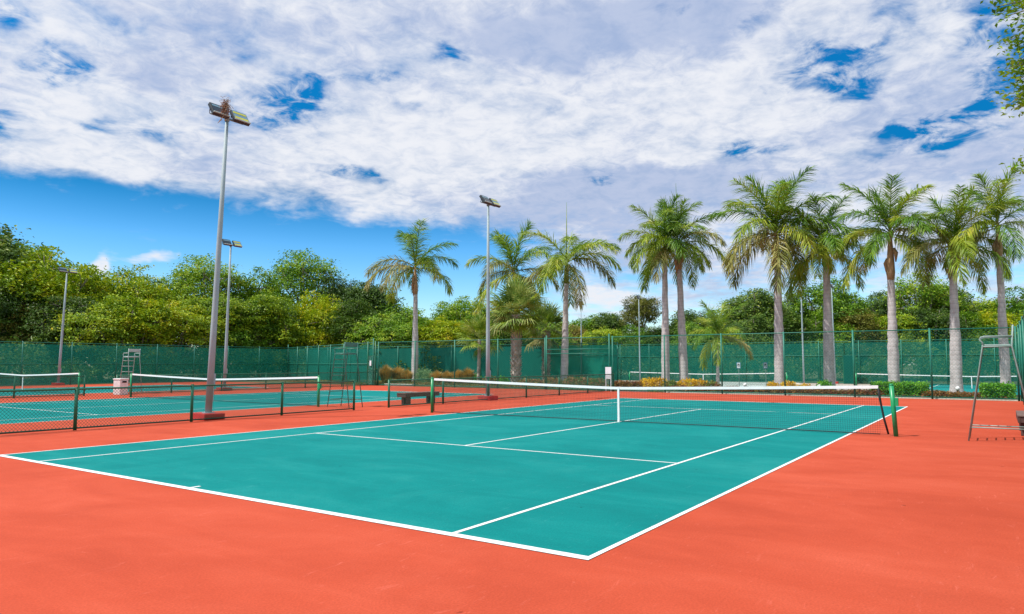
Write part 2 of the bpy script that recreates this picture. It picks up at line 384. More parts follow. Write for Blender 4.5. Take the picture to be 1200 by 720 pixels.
def rect(b, x0, x1, y0, y1, z): b.add([(x0, y0, z), (x1, y0, z), (x1, y1, z), (x0, y1, z)], [(0, 1, 2, 3)])
def court(x0, y0, z=0, bw=.10, ex=0, ey0=0, ey1=0, mat=None):
    b = MB(); rect(b, x0-ex, x0+23.77, y0-ey0, y0+10.97+ey1, z+.003); tag(b.build('tennis_court', mat or TEAL), kind='structure')
    l = MB(); zz = z+.0055; w = .05; X = lambda v: x0-ex+v*(23.77+ex)/23.77; Y = lambda v: y0-ey0+v*(10.97+ey0+ey1)/10.97
    rect(l, X(0), X(bw), Y(0), Y(10.97), zz); rect(l, X(23.77-bw), X(23.77), Y(0), Y(10.97), zz)
    for yy in (0, 10.97-w): rect(l, X(bw), X(23.77-bw), Y(yy), Y(yy+w), zz)
    for yy in (1.37, 9.6-w): rect(l, X(bw), X(23.77-bw), Y(yy), Y(yy+w), zz)
    for xx in (5.485, 18.285-w): rect(l, X(xx), X(xx+w), Y(1.37+w), Y(9.6-w), zz)
    rect(l, X(5.485+w), X(18.285-w), Y(5.46), Y(5.51), zz)
    rect(l, X(bw), X(bw+.12), Y(5.46), Y(5.51), zz); rect(l, X(23.77-bw-.12), X(23.77-bw), Y(5.46), Y(5.51), zz)
    tag(l.build('court_lines', LINE), kind='structure')
court(0, 0, ex=.09, ey0=.05, ey1=.13); court(0, 18.05); court(0, 35.75)
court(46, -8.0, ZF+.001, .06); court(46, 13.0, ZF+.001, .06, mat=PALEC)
# planting kerb along the foot of the end fence
b = MB()
for (ya, yb) in ((12.9, 14.6), (29.8, 32.4)): b.box((XE+.12, (ya+yb)/2, .06), (.2, yb-ya, .16))
b.box((XE+.25, 3, .01), (.12, 18.0, .05))
tag(b.build('kerb', KERB), kind='structure')

# ------------------------------------------------------------------ chain-link
def lattice(b, p0, p1, z0, z1, pitch, r):
    p0 = Vector(p0); p1 = Vector(p1); d = p1-p0; Ln = d.length; d.normalize(); H = z1-z0
    nrm = Vector((-d.y, d.x, 0))
    s = -H
    while s < Ln:
        for sg in (1, -1):
            # line u = s + t (t 0..H), z = t or H-t
            t0 = max(0, -s); t1 = min(H, Ln-s)
            if t1 <= t0: continue
            a = p0 + d*(s+t0); c = p0 + d*(s+t1)
            za, zc = (t0, t1) if sg > 0 else (H-t0, H-t1)
            A = Vector((a.x, a.y, z0+za)); C = Vector((c.x, c.y, z0+zc))
            q = [nrm*r, (-nrm + Vector((0, 0, 1.4)) + d*-1.2*sg)*r*.6, (-nrm - Vector((0, 0, 1.4)) + d*1.2*sg)*r*.6]
            b.add([A+v for v in q] + [C+v for v in q], [(0, 1, 4, 3), (1, 2, 5, 4), (2, 0, 3, 5)])
        s += pitch
def low_fence(x0, x1, y, posts, label, group='low chain-link fences between the courts'):
    e = empty('low_fence', label, 'fence', (x0, y, 0), 0, group)
    for px in posts:
        m = MB(); m.tube([(px-x0, 0, 0), (px-x0, 0, .97)], .038, 10); m.tube([(px-x0, 0, .97), (px-x0, 0, .985)], [.042, .03], 10)
        m.build('post', GREENM, e, True)
    m = MB(); m.tube([(0, 0, .94), (x1-x0, 0, .94)], .022, 8); m.build('rail', GREENM, e, True)
    m = MB(); m.tube([(0, 0, .05), (x1-x0, 0, .05)], .020, 8); m.build('rail', DKGREEN, e, True)
    m = MB(); lattice(m, (0, 0, 0), (x1-x0, 0, 0), .05, .94, .075, .0032); m.build('chain_link', WIRE, e)
    return e
YA = 14.8; YB = 33.0
low_fence(-8.6, 11.35, YA, [-8.6, -5.75, -2.9, -.05, 2.8, 5.65, 8.5, 11.35], 'long waist-high green chain-link fence left of the tall chair, behind the near lamp plinth')
low_fence(12.97, XE-.1, YA, [12.97, 15.9, 18.8, 21.7, 24.6, 27.5, XE-.1], 'waist-high green chain-link fence running from the brown bench to the end fence')
low_fence(-8.6, 11.3, YB, [-8.6, -5.7, -2.8, .0, 2.8, 5.6, 8.4, 11.3], 'waist-high green chain-link fence at far left, left of the white bin')
low_fence(12.8, XE-.1, YB, [12.8, 15.6, 18.5, 21.4, 24.3, 27.3, XE-.1], 'waist-high green chain-link fence starting at the white bin beyond the second court')

def tall_fence(name, pts, label, H=3.0, step=3.1, screen=None, mids=(), mat=FENCEG, mesh=True, scr_range=None, z=0, topx=0, r=.032):
    o0 = Vector((pts[0][0], pts[0][1], z)); e = empty(name, label, 'fence', o0)
    P = [Vector((p[0], p[1], z))-o0 for p in pts]
    net = MB()
    for k in range(len(P)-1):
        a, c = P[k], P[k+1]; Ln = (c-a).length; nn = max(1, round(Ln/step)); d = (c-a)/Ln
        for i in range(nn+ (1 if k == len(P)-2 else 0)):
            q = a + d*(Ln*i/nn); hh = H+.06+(topx if i in (0, nn) else 0)
            m = MB(); m.tube([(q.x, q.y, -.1), (q.x, q.y, hh)], r*1.25, 8); m.build('post', mat, e, True)
        for zz in (H, .08)+tuple(mids):
            m = MB(); m.tube([(a.x, a.y, zz), (c.x, c.y, zz)], r*.8, 6); m.build('rail', mat, e, True)
        if mesh: lattice(net, a, c, .05, H, .14, .0017)
        if screen:
            nrm = Vector((-d.y, d.x, 0))*.05
            ya, yb = scr_range or (0.02, H-.12)
            s = MB(); ns = max(2, int(Ln/.5))
            vs = []
            for i in range(ns+1):
                q = a + d*(Ln*i/ns); wv = nrm*(1+.08*math.sin(i*1.3+k))
                for j in range(5): vs.append((q.x+wv.x, q.y+wv.y, ya+(yb-ya)*j/4 + (.02*math.sin(i*2.1) if j == 4 else 0)))
            s.add(vs, [(i*5+j, (i+1)*5+j, (i+1)*5+j+1, i*5+j+1) for i in range(ns) for j in range(4)])
            s.build('windscreen', screen, e, True)
    if mesh: net.build('chain_link', WIRE, e)
    return e
XC = 38.3; YBK = 52.6
tall_fence('tall_fence', [(-6, YBK), (XC, YBK)], 'long tall see-through green fence at the back left, before the wooded bank', screen=SCR_BACK, mids=(1.5,))
tall_fence('tall_fence', [(XC, YBK), (XE+.1, 33.6)], 'tall green screened fence running from the back corner to the gate with the white notice', screen=SCR_MID, mids=(1.5,), topx=.25)
tall_fence('tall_fence', [(XE, 33.0), (XE, 19.3)], 'tall green chain-link fence in front of the amber shrubs, right of the gate', mesh=True)
tall_fence('tall_fence', [(XE, 19.2), (XE, 15.1)], 'short stretch of tall green fence with double upper rails behind the white board', mids=(2.1, 2.35), topx=.12)
tall_fence('tall_fence', [(XE, 14.9), (XE, -3.4)], 'tall see-through green chain-link fence behind the near net, in front of the palm row', step=3.05)
tall_fence('tall_fence', [(XE, -3.5), (-14, -3.5)], 'tall fence with solid green windscreen at the right edge of the near court', screen=SCR_OPAQUE, H=3.05, mesh=False)
p = on_x(638, 436, 39.2); p2 = on_x(724, 436, 39.2)
tall_fence('tall_fence', [(39.2, 51.0), (39.2, p.y)], 'tall dark green solid screen fence behind the fan palms', screen=SCR_OPAQUE, H=2.95, mesh=False, step=3.0)
tall_fence('tall_fence', [(39.2, p.y-.3), (39.2, p2.y)], 'lighter green screened fence behind the palm with the long spear', screen=SCR_PANEL, H=2.95, mesh=False, step=3.0, mids=(2.1,))
tall_fence('tall_fence', [(66.5, 42), (66.5, -30)], 'far tall green screened fence behind the palm row and the far courts', screen=SCR_MID, H=3.9, z=ZF, mids=(2.6,), step=3.4, mesh=False)
# the solid green panel leaning in the far screen
e = empty('screen_panel', 'bright solid green panel standing at the far fence behind the palm row', 'panel', on_x(996, 448, 65.5)*1)
e.location.z = ZF; m = MB(); m.box((0, 0, 1.3), (.08, 1.0, 2.6)); m.build('panel', SCR_OPAQUE, e)
m = MB(); m.box((0, .5, 1.3), (.1, .06, 2.66)); m.box((0, -.5, 1.3), (.1, .06, 2.66)); m.build('frame', GREENM, e)

# gate beside the corner
g = empty('gate', 'green mesh gate with a small white notice, left of the amber shrubs', 'gate', (XE+.05, 33.35, 0))
gp0 = Vector((0, .02, 0)); gp1 = Vector((0.0, 1.15, 0))
g.rotation_euler = (0, 0, math.radians(-18))
m = MB(); m.tube([(0, 0, .06), (0, 1.1, .06), (0, 1.1, 2.1), (0, 0, 2.1), (0, 0, .06)], .03, 8); m.tube([(0, 0, 1.1), (0, 1.1, 1.1)], .022, 8); m.build('gate_frame', GREENM, g, True)
m = MB(); lattice(m, (0, 0, 0), (0, 1.1, 0), .06, 2.1, .08, .0028); m.build('chain_link', WIRE, g)
m = MB(); m.box((-.06, .62, 1.55), (.015, .26, .36)); bevel(m.build('notice', SIGNW, g), .01)
m = MB(); m.tube([(0, -.02, 0), (0, -.02, 3.1)], .05, 8); m.build('post', GREENM, g, True)
m = MB(); m.tube([(0, 1.16, 0), (0, 1.16, 3.1)], .05, 8); m.build('post', GREENM, g, True)

# ------------------------------------------------------------------ nets
def net_z(t, L_):   # top-cord height along the net, 1.07 at the posts and 0.914 at the strap
    k = abs(t/L_-.5)*2; return .914 + .156*(k*.8+.2*k*k)
def make_net(x, y0, y1, z, label, fine=True, post=GREENP, lean0=0, gap=.0, group='tennis nets'):
    e = empty('tennis_net', label, 'tennis net', (x, y0, z), 0, group); Ln = y1-y0
    for yy, ln in ((0, lean0), (Ln, 0)):
        m = MB(); m.tube([(0, yy, -.02), (0, yy+ln, 1.07)], .046, 14); m.tube([(0, yy+ln, 1.07), (0, yy+ln, 1.10)], [.05, .035], 14)
        p_ = m.build('net_post', post, e, True)
        if yy == 0 or not fine:
            m = MB(); s = -1 if yy == 0 else 1
            m.box((0, yy+ln*.7+s*.075, .72), (.09, .06, .17)); m.tube([(.045, yy+ln*.7+s*.08, .74), (.10, yy+ln*.7+s*.08, .74), (.10, yy+ln*.7+s*.08, .66)], .01, 6)
            bevel(m.build('winder', post, p_), .008)
    a = gap; c = Ln-.08; N = 48
    ys_ = [a+(c-a)*i/N for i in range(N+1)]
    m = MB()
    for s in (-.009, .009):
        m.add([(s, y, net_z(y, Ln)-h) for y in ys_ for h in (0, .065)], [(2*i, 2*i+1, 2*i+3, 2*i+2) for i in range(N)])
    m.add([(s, y, net_z(y, Ln)) for y in ys_ for s in (-.009, .009)], [(2*i, 2*i+1, 2*i+3, 2*i+2) for i in range(N)])
    m.build('top_tape', WHITE, e)
    m = MB()
    m.tube([(0, 0+lean0, 1.05)] + [(0, y, net_z(y, Ln)-.006) for y in ys_] + [(0, Ln, 1.05)], .006, 6); m.build('cord', BLACK, e, True)
    m = MB()
    bul = .06 if gap else 0
    def edge(h): return a - bul*0 - .18*(1-h/1.07)**1.0 * (1 if gap else 0)
    r = .0020 if fine else .003; pitch = .045 if fine else .09
    ny = int((c-a)/pitch)
    for i in range(ny+1):
        y = a+(c-a)*i/ny; top = net_z(y, Ln)-.03
        pts = [(0, y, top), (.015*math.sin(i*.21), y, top*.5), (.02, y, .035)]
        m.tube(pts, r, 3, False)
    nz = int(1.0/pitch)
    for j in range(1, nz+1):
        pts = []
        for i in range(25):
            y = a+(c-a)*i/24; top = net_z(y, Ln)-.03; h = top - (top-.035)*j/nz
            pts.append((.012*math.sin(i*.9)*(1-h), y, h))
        if gap: pts.insert(0, (0, a-.16*(1-pts[0][2]/1.05)**1.2-.02, pts[0][2]))
        m.tube(pts, r, 3, False)
    m.build('mesh', NETW, e)
    m = MB(); m.tube([(.0, y, .035) for y in ys_], .010, 6); m.build('bottom_cord', BLACK, e, True)
    m = MB()
    if gap: m.tube([(0, a, 1.0), (.01, a-.02, .8), (0, a-.05, .6), (0, a-.09, .35), (0, a-.16, .04)], [.022, .024, .02, .022, .02], 6)
    else: m.tube([(0, a+.02, 1.0), (0, a+.02, .04)], .014, 6)
    m.build('side_binding', BLACK, e, True); m = MB()
    m.tube([(0, c, 1.0), (0, c, .04)], .014, 6); m.build('side_binding', BLACK, e, True)
    m = MB()
    for s in (-.014, .014): m.box((s, Ln/2, .46), (.004, .055, .92))
    m.box((0, Ln/2, .918), (.032, .055, .004)); m.build('centre_strap', WHITE, e)
    return e
make_net(11.885, -.914, 11.884, 0, 'near net with white tape stretched across the foreground court', gap=.30, lean0=.05)
make_net(11.885, 17.17, 29.9, 0, 'net on the second court, between the tall chair and the white bin', fine=True)
make_net(11.885, 34.85, 47.6, 0, 'net on the third court at the far left edge', fine=False)
pa = on_x(1003, 438, 57.9); make_net(57.9, -8.9, pa.y, ZF, 'pale-taped net on the far court behind the three rightmost palms', fine=False)
make_net(57.9, 12.1, 26.6, ZF, 'pale-taped net on the far court behind the paired palms', fine=False)

# ------------------------------------------------------------------ lamps
def make_lamp(plinth=True, Hh=8.05):
    e = empty('light_pole', 'x', 'light pole', (0, 0, 0))
    if plinth:
        m = MB(); m.box((0, 0, .085), (.62, .62, .17)); bevel(m.build('plinth', CONC, e), .012)
    m = MB(); m.tube([(0, 0, .17), (0, 0, .19)], .16, 12); m.build('base_plate', GALV, e)
    m = MB(); m.tube([(0, 0, .19), (0, 0, 2.4), (0, 0, 5.2), (0, 0, Hh)], [.092, .082, .066, .046], 20); m.build('pole', GALV, e, True)
    m = MB(); m.box((.08, -.02, 1.05), (.06, .11, .3)); bevel(m.build('access_door', GALV, e), .008)
    m = MB(); m.tube([(-.5, 0, Hh+.02), (.5, 0, Hh+.02)], .03, 8); m.tube([(0, 0, Hh-.05), (0, 0, Hh+.08)], .07, 10); m.build('cross_arm', GALV, e, True)
    for s, mt in ((-1, REFL), (1, YEL)):
        R = Matrix.Rotation(math.radians(-38), 3, 'X') @ Matrix.Rotation(0, 3, 'Z')
        # body: wide in x, its glass facing -y and down
        m = MB(); c = Vector((s*.33, -.10, Hh+.12))
        m.box(c, (.50, .10, .40), M=R); m.box(c + R @ Vector((0, .075, .02)), (.30, .06, .24), M=R)
        h = m.build('floodlight', HOUS, e); bevel(h, .012)
        g_ = MB(); g_.box(c + R @ Vector((0, -.053, 0)), (.45, .006, .35), M=R); g_.build('glass', GLASS if s < 0 else REFL, h)
        for k in (-1, 1):
            t = MB(); t.box(c + R @ Vector((0, -.058, k*.10)), (.42, .006, .07), M=R); t.build('reflector', (mt if s > 0 else GLASS) if k < 0 or s > 0 else REFL, h)
        t = MB(); t.box(c + R @ Vector((0, -.062, -.185)), (.49, .03, .035), M=R); t.build('visor', LGALV, h)
        t = MB(); t.tube([c + R @ Vector((-.26, .02, 0)), (s*.33-.2, .02, Hh+.02), (s*.33+.2, .02, Hh+.02), c + R @ Vector((.26, .02, 0))], .012, 6); t.build('bracket', HOUS, h)
    return e
lamp = make_lamp()
lamps = [((6.35, 15.15, 0), 'tall grey floodlight pole nearest the camera, with twigs caught between its lamps', (262, 140)),
         ((18.94, 33.4, 0), 'grey floodlight pole seen just right of the nearest tall pole, on the second court line', (265, 288)),
         ((on_y(68, 451, 51.9).x, 51.9, 0), 'slim floodlight pole at far left against the wooded bank', (78, 319)),
         ((19.06, 15.0, 0), 'grey floodlight pole in front of the fan palms, behind the near net', (571.5, 240)),
         (tuple(on_d(942, 445, 54)[:2])+(ZF,), 'thin floodlight pole between the two palms right of the tallest one', (942.5, 323)),
         (tuple(on_d(750, 445, 66)[:2])+(ZF,), 'very thin far light pole left of the paired palms', (750, 350)),
         (tuple(on_d(681.5, 440, 74)[:2])+(ZF,), 'very thin far light pole just right of the palm with the long spear', (681.5, 357)),
         (tuple(on_d(979, 445, 65)[:2])+(ZF,), 'thin far light pole half hidden behind the fourth palm from the right', (978.5, 337))]
for i, (loc, lab, tp) in enumerate(lamps):
    o = lamp if i == 0 else copy_tree(lamp)
    o.location = loc; tag(o, lab, 'light pole', 'floodlight poles around the courts')
    # real poles stand a little out of plumb
    d = depth(loc); q = on_d(tp[0], tp[1], d); o.rotation_euler = (0, 0, 0)
    v = Vector((q.x-loc[0], q.y-loc[1], 0)); lean = v.dot(rt)/8.1
    lean = max(-.03, min(.03, lean)); o.rotation_mode = 'AXIS_ANGLE'
    o.rotation_axis_angle = (lean, fw.x, fw.y, 0)
    D_ = (Vector(loc)-CAM).dot(Vector((fw.x, fw.y, 0)).normalized()); ry = ray(*tp); qz = CAM.z + ry.z*D_/ry.dot(Vector((fw.x, fw.y, 0)).normalized())
    zs_ = (qz-loc[2])/8.05; o.scale = (.75, .75, zs_) if i >= 4 else (1, 1, zs_)
    if i == 0: TOP0 = qz
nest = empty('bird_nest', 'ragged brown clump of twigs lodged on top of the nearest light pole', 'nest', (0, 0, 0))
top = Vector(lamps[0][0]) + Vector((0, 0, 8.13)); d0 = depth(lamps[0][0]); q = on_d(264, 132, d0); nest.location = (q.x, q.y, TOP0+.10)
m = MB()
for i in range(260):
    a = rng.normal(0, 1, 3); a /= np.linalg.norm(a); c = rng.normal(0, 1, 3)*np.array([.055, .055, .11])
    l = .03+.06*rng.random()
    m.tube([Vector(c)-Vector(a)*l, Vector(c)+Vector((0, 0, .01)), Vector(c)+Vector(a)*l], .005, 3, False)
m.tube([(0, 0, -.1), (-.05, .02, -.28), (-.14, .03, -.42)], .006, 4); m.tube([(-.10, .02, -.36), (-.2, .03, -.5)], [.02, .004], 4)
m.build('twigs', NEST, nest)

# ------------------------------------------------------------------ umpire chairs (front towards +y, ladder on the front legs)
def make_chair(mat, panel=True):
    e = empty('umpire_chair', 'x', 'umpire chair')
    W = .29; zs = 1.86
    for s in (-1, 1):
        m = MB(); m.tube([(s*W*1.08, .55, 0), (s*W, .24, zs), (s*W, .235, 1.9)], .015, 8); m.build('leg', mat, e, True)
        m = MB(); m.tube([(s*W*1.08, -.55, 0), (s*W, -.24, zs), (s*W, -.27, 2.28)], .015, 8); m.build('leg', mat, e, True)
        m = MB(); m.tube([(s*W, -.25, 2.06), (s*W, .20, 2.06), (s*W, .26, 2.045), (s*W, .285, 2.0), (s*W, .24, 1.95), (s*W, .235, zs)], .015, 8); m.build('arm_rest', mat, e, True)
        m = MB(); m.tube([(s*W*1.06, .51, .27), (s*W*1.06, -.51, .27)], .012, 8); m.build('side_rail', mat, e, True)
    m = MB()
    for zz in (.27,): 
        for yy in (.51, -.51): m.tube([(-W*1.06, yy, zz), (W*1.06, yy, zz)], .014, 8)
    m.tube([(-W, .24, zs), (W, .24, zs), (W, -.24, zs), (-W, -.24, zs), (-W, .24, zs)], .016, 8); m.build('frame', mat, e, True)
    for k in range(5):
        zz = .55+k*.28; yy = .55-.31*zz/zs
        m = MB(); m.tube([(-W, yy, zz), (W, yy, zz)], .014, 8); m.build('rung', mat, e, True)
    m = MB(); m.box((0, 0, zs+.03), (.52, .44, .03)); bevel(m.build('seat', mat, e), .01)
    m = MB(); m.box((0, -.262, 2.19), (.56, .025, .15)); bevel(m.build('backrest', mat, e), .01)
    return e
ch = make_chair(CHAIRD); ch.location = (12.36, 16.33, 0); tag(ch, 'tall dark green tubular umpire chair beside the second net, left of the brown bench', 'umpire chair', 'umpire chairs')
c2 = make_chair(LGALV); c2.location = (13.95, 33.95, 0); tag(c2, 'tall pale grey umpire chair behind the white bin at far left', 'umpire chair', 'umpire chairs')
c3 = make_chair(CHAIRG); c3.location = (12.05, -2.75, 0); tag(c3, 'tall grey-green umpire chair cut by the right edge of the picture', 'umpire chair', 'umpire chairs')

# ------------------------------------------------------------------ benches
def bench(x, y, label, Ln=1.95):
    e = empty('bench', label, 'bench', (x, y, 0), 0, 'heavy wooden benches beside the court')
    m = MB(); m.box((0, 0, .425), (Ln, .44, .03)); bevel(m.build('seat', WOODT, e), .006)
    m = MB()
    for yy in (-.195, .195): m.box((0, yy, .345), (Ln-.02, .05, .126))
    for xx in (-Ln/2+.04, Ln/2-.04): m.box((xx, 0, .345), (.05, .336, .126))
    bevel(m.build('apron', WOOD, e), .006)
    for sx in (-1, 1):
        for sy in (-1, 1):
            m = MB(); m.box((sx*(Ln/2-.28), sy*.11, .141), (.14, .13, .28)); bevel(m.build('leg', WOOD, e), .008)
    return e
bench(15.35, 15.55, 'low dark wooden bench behind the left end of the near net')
pb = on_z(1187, 511); bench(pb.x+.85, pb.y-.32, 'dark wooden bench at the right edge beneath the umpire chair')

# ------------------------------------------------------------------ bin, boards, signs, lights
pb = on_z(143.5, 463); bn = empty('litter_bin', 'pinkish white square litter bin with a dark slot, beside the pale umpire chair', 'bin', (pb.x-.1, pb.y, 0), .25)
m = MB(); m.box((0, 0, .36), (.46, .46, .72)); bevel(m.build('body', BINW, bn), .03)
m = MB(); m.box((0, 0, .765), (.50, .50, .08)); bevel(m.build('lid', BINW, bn), .025)
m = MB(); m.box((.0, -.236, .64), (.24, .012, .09)); m.build('slot', DARK, bn)
pb = on_z(713, 451.5); sg = empty('notice_board', 'blank white board on two short legs in front of the green screen', 'notice board', (XE-.5, on_x(713, 450, XE-.5).y, 0), 0)
sg.location = (XE+.9, on_x(713, 447, XE+.9).y, 0)
sg.location = (XE-.35, on_x(713, 447, XE-.35).y, 0)
m = MB(); m.box((0, 0, 1.0), (.03, .36, .66)); bevel(m.build('board', SIGNW, sg), .01)
for s in (-1, 1):
    m = MB(); m.box((.0, s*.15, .335), (.04, .04, .67)); m.build('leg', SIGNW, sg)
for px, lab in ((866, 'left one of two small blue-edged court signs left of the tallest palm'), (897.5, 'right one of two small blue-edged court signs, beside the tallest palm trunk')):
    q = on_x(px, 440, 43); s_ = empty('court_sign', lab, 'sign', (q.x, q.y, ZF), 0, 'small court signs behind the end fence')
    m = MB(); m.tube([(0, 0, 0), (0, 0, 1.65)], .022, 8); m.build('post', CHAIRG, s_)
    m = MB(); m.box((-.03, 0, 1.72), (.02, .27, .42)); b_ = m.build('board', SIGNB, s_)
    m = MB(); m.box((-.045, 0, 1.72), (.008, .20, .35)); m.build('face', SIGNW, b_)
    m = MB(); m.box((-.053, 0, 1.80), (.006, .12, .05)); m.box((-.053, -.04, 1.70), (.006, .04, .15)); m.box((-.053, .04, 1.72), (.006, .04, .12)); m.build('figure', DARK, b_)
for px, lab in ((873, 'small white globe light on a short dark post, left of the tallest palm trunk'), (960, 'small white globe light just left of the fourth palm from the right'), (1122, 'small white globe light at the foot of the second palm from the right')):
    q = on_x(px, 450, 33.2); s_ = empty('globe_light', lab, 'garden light', (q.x, q.y, -.02), 0, 'globe lights in the planting bed')
    m = MB(); m.tube([(0, 0, 0), (0, 0, .32)], .05, 8); m.build('post', DARK, s_)
    m = MB(); m.tube([(0, 0, .32), (0, 0, .345), (0, 0, .40), (0, 0, .46), (0, 0, .50), (0, 0, .515)], [.04, .075, .098, .09, .05, .01], 12); m.build('globe', GLOBE, s_, True)
q = on_x(934, 447, 34); rk = MB()
vs = []
for i in range(6):
    for k in range(10):
        a = 2*PI*k/10; th = PI*(i+.5)/6; r_ = .2*(1+.16*math.sin(3*a+i)); vs.append((r_*math.sin(th)*math.cos(a)*.7, r_*1.15*math.sin(th)*math.sin(a), .16+r_*.7*math.cos(th)))
rk.add(vs, [(i*10+k, i*10+(k+1) % 10, (i+1)*10+(k+1) % 10, (i+1)*10+k) for i in range(5) for k in range(10)]); rk.add(vs[:10], [tuple(range(10))])
tag(rk.build('boulder', KERB, loc=(q.x, q.y, .22)), 'pale boulder among yellow shrubs right of the tallest palm trunk', 'boulder')

# ------------------------------------------------------------------ foliage
def leaves(pos, nrm, size, asp=.55, fold=.25):
    """pos Nx3, nrm Nx3 -> verts, faces: each leaf a folded kite of two triangles-quads"""
    N = len(pos); nrm = nrm/np.linalg.norm(nrm, axis=1, keepdims=True)
    r = rng.normal(size=(N, 3)); u = np.cross(nrm, r); u /= np.linalg.norm(u, axis=1, keepdims=True); v = np.cross(nrm, u)
    s = size*(.65+.7*rng.random((N, 1)))
    a = pos-u*s*.5; c = pos+u*s*.5-nrm*s*fold*.6; b_ = pos+v*s*asp*.5+nrm*s*fold*.3; d = pos-v*s*asp*.5+nrm*s*fold*.3
    V = np.stack([a, b_, c, d], 1).reshape(-1, 3); Fc = np.arange(N*4).reshape(-1, 4)
    return V, Fc
def mesh_np(name, V, Fc, mat):
    me = bpy.data.meshes.new(name); me.from_pydata(V.tolist(), [], Fc.tolist()); me.materials.append(mat); me.update(); return me
def crown(seed, R=4, Hc=7, z0=1.2, lobes=22, nl=9000, size=.225, fill=.35, spread=1.0, topbias=0):
    """lobed crown: leaf clumps on many twig-end balls; returns V,F and the lobe centres"""
    g = np.random.default_rng(seed); C = []; rr = []
    for i in range(lobes):
        th = g.random()*2*PI; h = g.random()**(.75 if not topbias else .45)
        prof = math.sqrt(max(0.05, 1-(2*h-.85)**2/1.35)) * R*spread*.78
        rad = prof*(.45+.55*g.random()**.5)
        C.append((rad*math.cos(th), rad*math.sin(th), z0+.1*Hc+h*Hc*.80)); rr.append(R*(.20+.20*g.random()))
    C = np.array(C); rr = np.array(rr); w = rr**2; w /= w.sum()
    # twigs: small clumps on each ball
    nt_ = int(nl/30); li = g.choice(lobes, nt_, p=w); dv = g.normal(size=(nt_, 3)); dv[:, 2] = dv[:, 2]*.75+.25; dv /= np.linalg.norm(dv, axis=1, keepdims=True)
    tr = (1-fill*g.random(nt_)**1.5)
    T = C[li]+dv*(rr[li]*np.where(g.random(nt_) < .75, .82+.25*g.random(nt_), tr))[:, None]; T += g.normal(size=T.shape)*.12
    k = g.integers(18, 42, nt_); idx = np.repeat(np.arange(nt_), k); cs = .26+.16*g.random(nt_)
    P = T[idx]+g.normal(size=(len(idx), 3))*cs[idx][:, None]*np.array([1, 1, .42])
    Nn = dv[idx]*.45+np.array([-.25, .15, 1.0])+g.normal(size=(len(idx), 3))*.55
    P[:, 2] = np.maximum(P[:, 2], .1)
    V, Fc = leaves(P, Nn, size); return V, Fc, C, rr
def limbs(C, rr, H0, r0=.22, seed=0, mat=BARK):
    g = random.Random(seed); m = MB(); fork = Vector((0, 0, H0))
    m.tube([(0, 0, -.3), (.05, .02, H0*.5), fork], [r0*1.25, r0, r0*.85], 8)
    for c, r in zip(C, rr):
        c = Vector(c.tolist()); mid = fork.lerp(c, .5)+Vector((g.uniform(-.3, .3), g.uniform(-.3, .3), g.uniform(-.2, .4)))
        m.tube([fork-Vector((0, 0, .3)), mid, c+(c-mid)*.3], [r0*.5, r0*.28, .02], 5)
        for q in range(4):
            t = c+Vector((g.gauss(0, 1), g.gauss(0, 1), g.gauss(.2, .8))).normalized()*r*.95; m.tube([c, (c+t)/2+Vector((0, 0, .08)), t], [.04, .025, .01], 4)
    return m.mesh('trunk', mat, True)
variants = {}
def variant(key, mat, **k):
    V, Fc, C, rr = crown(**k); me = mesh_np('crown', V, Fc, mat); variants[key] = (me, limbs(C, rr, k.get('z0', 1.2)+k.get('Hc', 7)*.12, seed=k['seed']), float(V[:, 2].max()), k['R'])
variant('round_y', LEAF_Y, seed=1, R=4, Hc=7.5, z0=.8, lobes=26, nl=24000)
variant('round_g', LEAF_G, seed=2, R=4, Hc=7.5, z0=.6, lobes=24, nl=24000)
variant('dome_y', LEAF_Y, seed=3, R=4.6, Hc=7, z0=.4, lobes=30, nl=27000)
variant('dark', LEAF_D, seed=4, R=4, Hc=8, z0=.6, lobes=24, nl=24000)
variant('dark2', LEAF_D, seed=5, R=3.6, Hc=8, z0=.4, lobes=20, nl=21000)
variant('olive', LEAF_O, seed=6, R=4, Hc=7.5, z0=.8, lobes=20, nl=17000)
variant('green2', LEAF_G, seed=8, R=4.4, Hc=7.5, z0=.4, lobes=28, nl=26000)
variant('sparse', LEAF_O, seed=9, R=4, Hc=5, z0=4.2, lobes=15, nl=13000, size=.21, fill=.7, topbias=1)
variant('sparse_g', LEAF_G, seed=10, R=3.6, Hc=5.5, z0=3.2, lobes=14, nl=8000, size=.2, fill=.7, topbias=1)
look = {'round_y': 'rounded yellow-green', 'round_g': 'rounded mid-green', 'dome_y': 'broad yellow-green', 'dark': 'dark green', 'dark2': 'narrow dark green', 'olive': 'olive brown-tinged', 'green2': 'broad bushy green', 'sparse': 'thin-crowned bare-limbed', 'sparse_g': 'airy green'}
def tree(key, px, d, ytop, where, wid=1.0, name='broadleaf_tree', group='woodland trees beyond the fences', z=0):
    me, tr, H0, R0 = variants[key]; front = 'front row' in where; ex = 0 if front else 6.5
    q = on_d(px, 426, d)
    for it in range(60):      # keep every crown behind the fence it grows beyond
        if px < 372 and q.y < 58.2+ex or 372 <= px < 640 and q.x < 45.0+ex or px >= 640 and q.x < 72.5+ex: d += .6; q = on_d(px, 426, d)
    H = CAM.z - z + (426-ytop)*d/F
    sz = H/(H0*1.0); lab = '%s tree %s' % (look[key], where)
    e = empty(name, lab, 'tree', (q.x, q.y, z), random.random()*6.28, group); sx = (sz*.55+.5)*wid
    e.scale = (sx, sx, sz); link('crown', me, e); link('trunk', tr, e)
    return e
R_ = 'in rear row, '; F_ = 'in front row, '
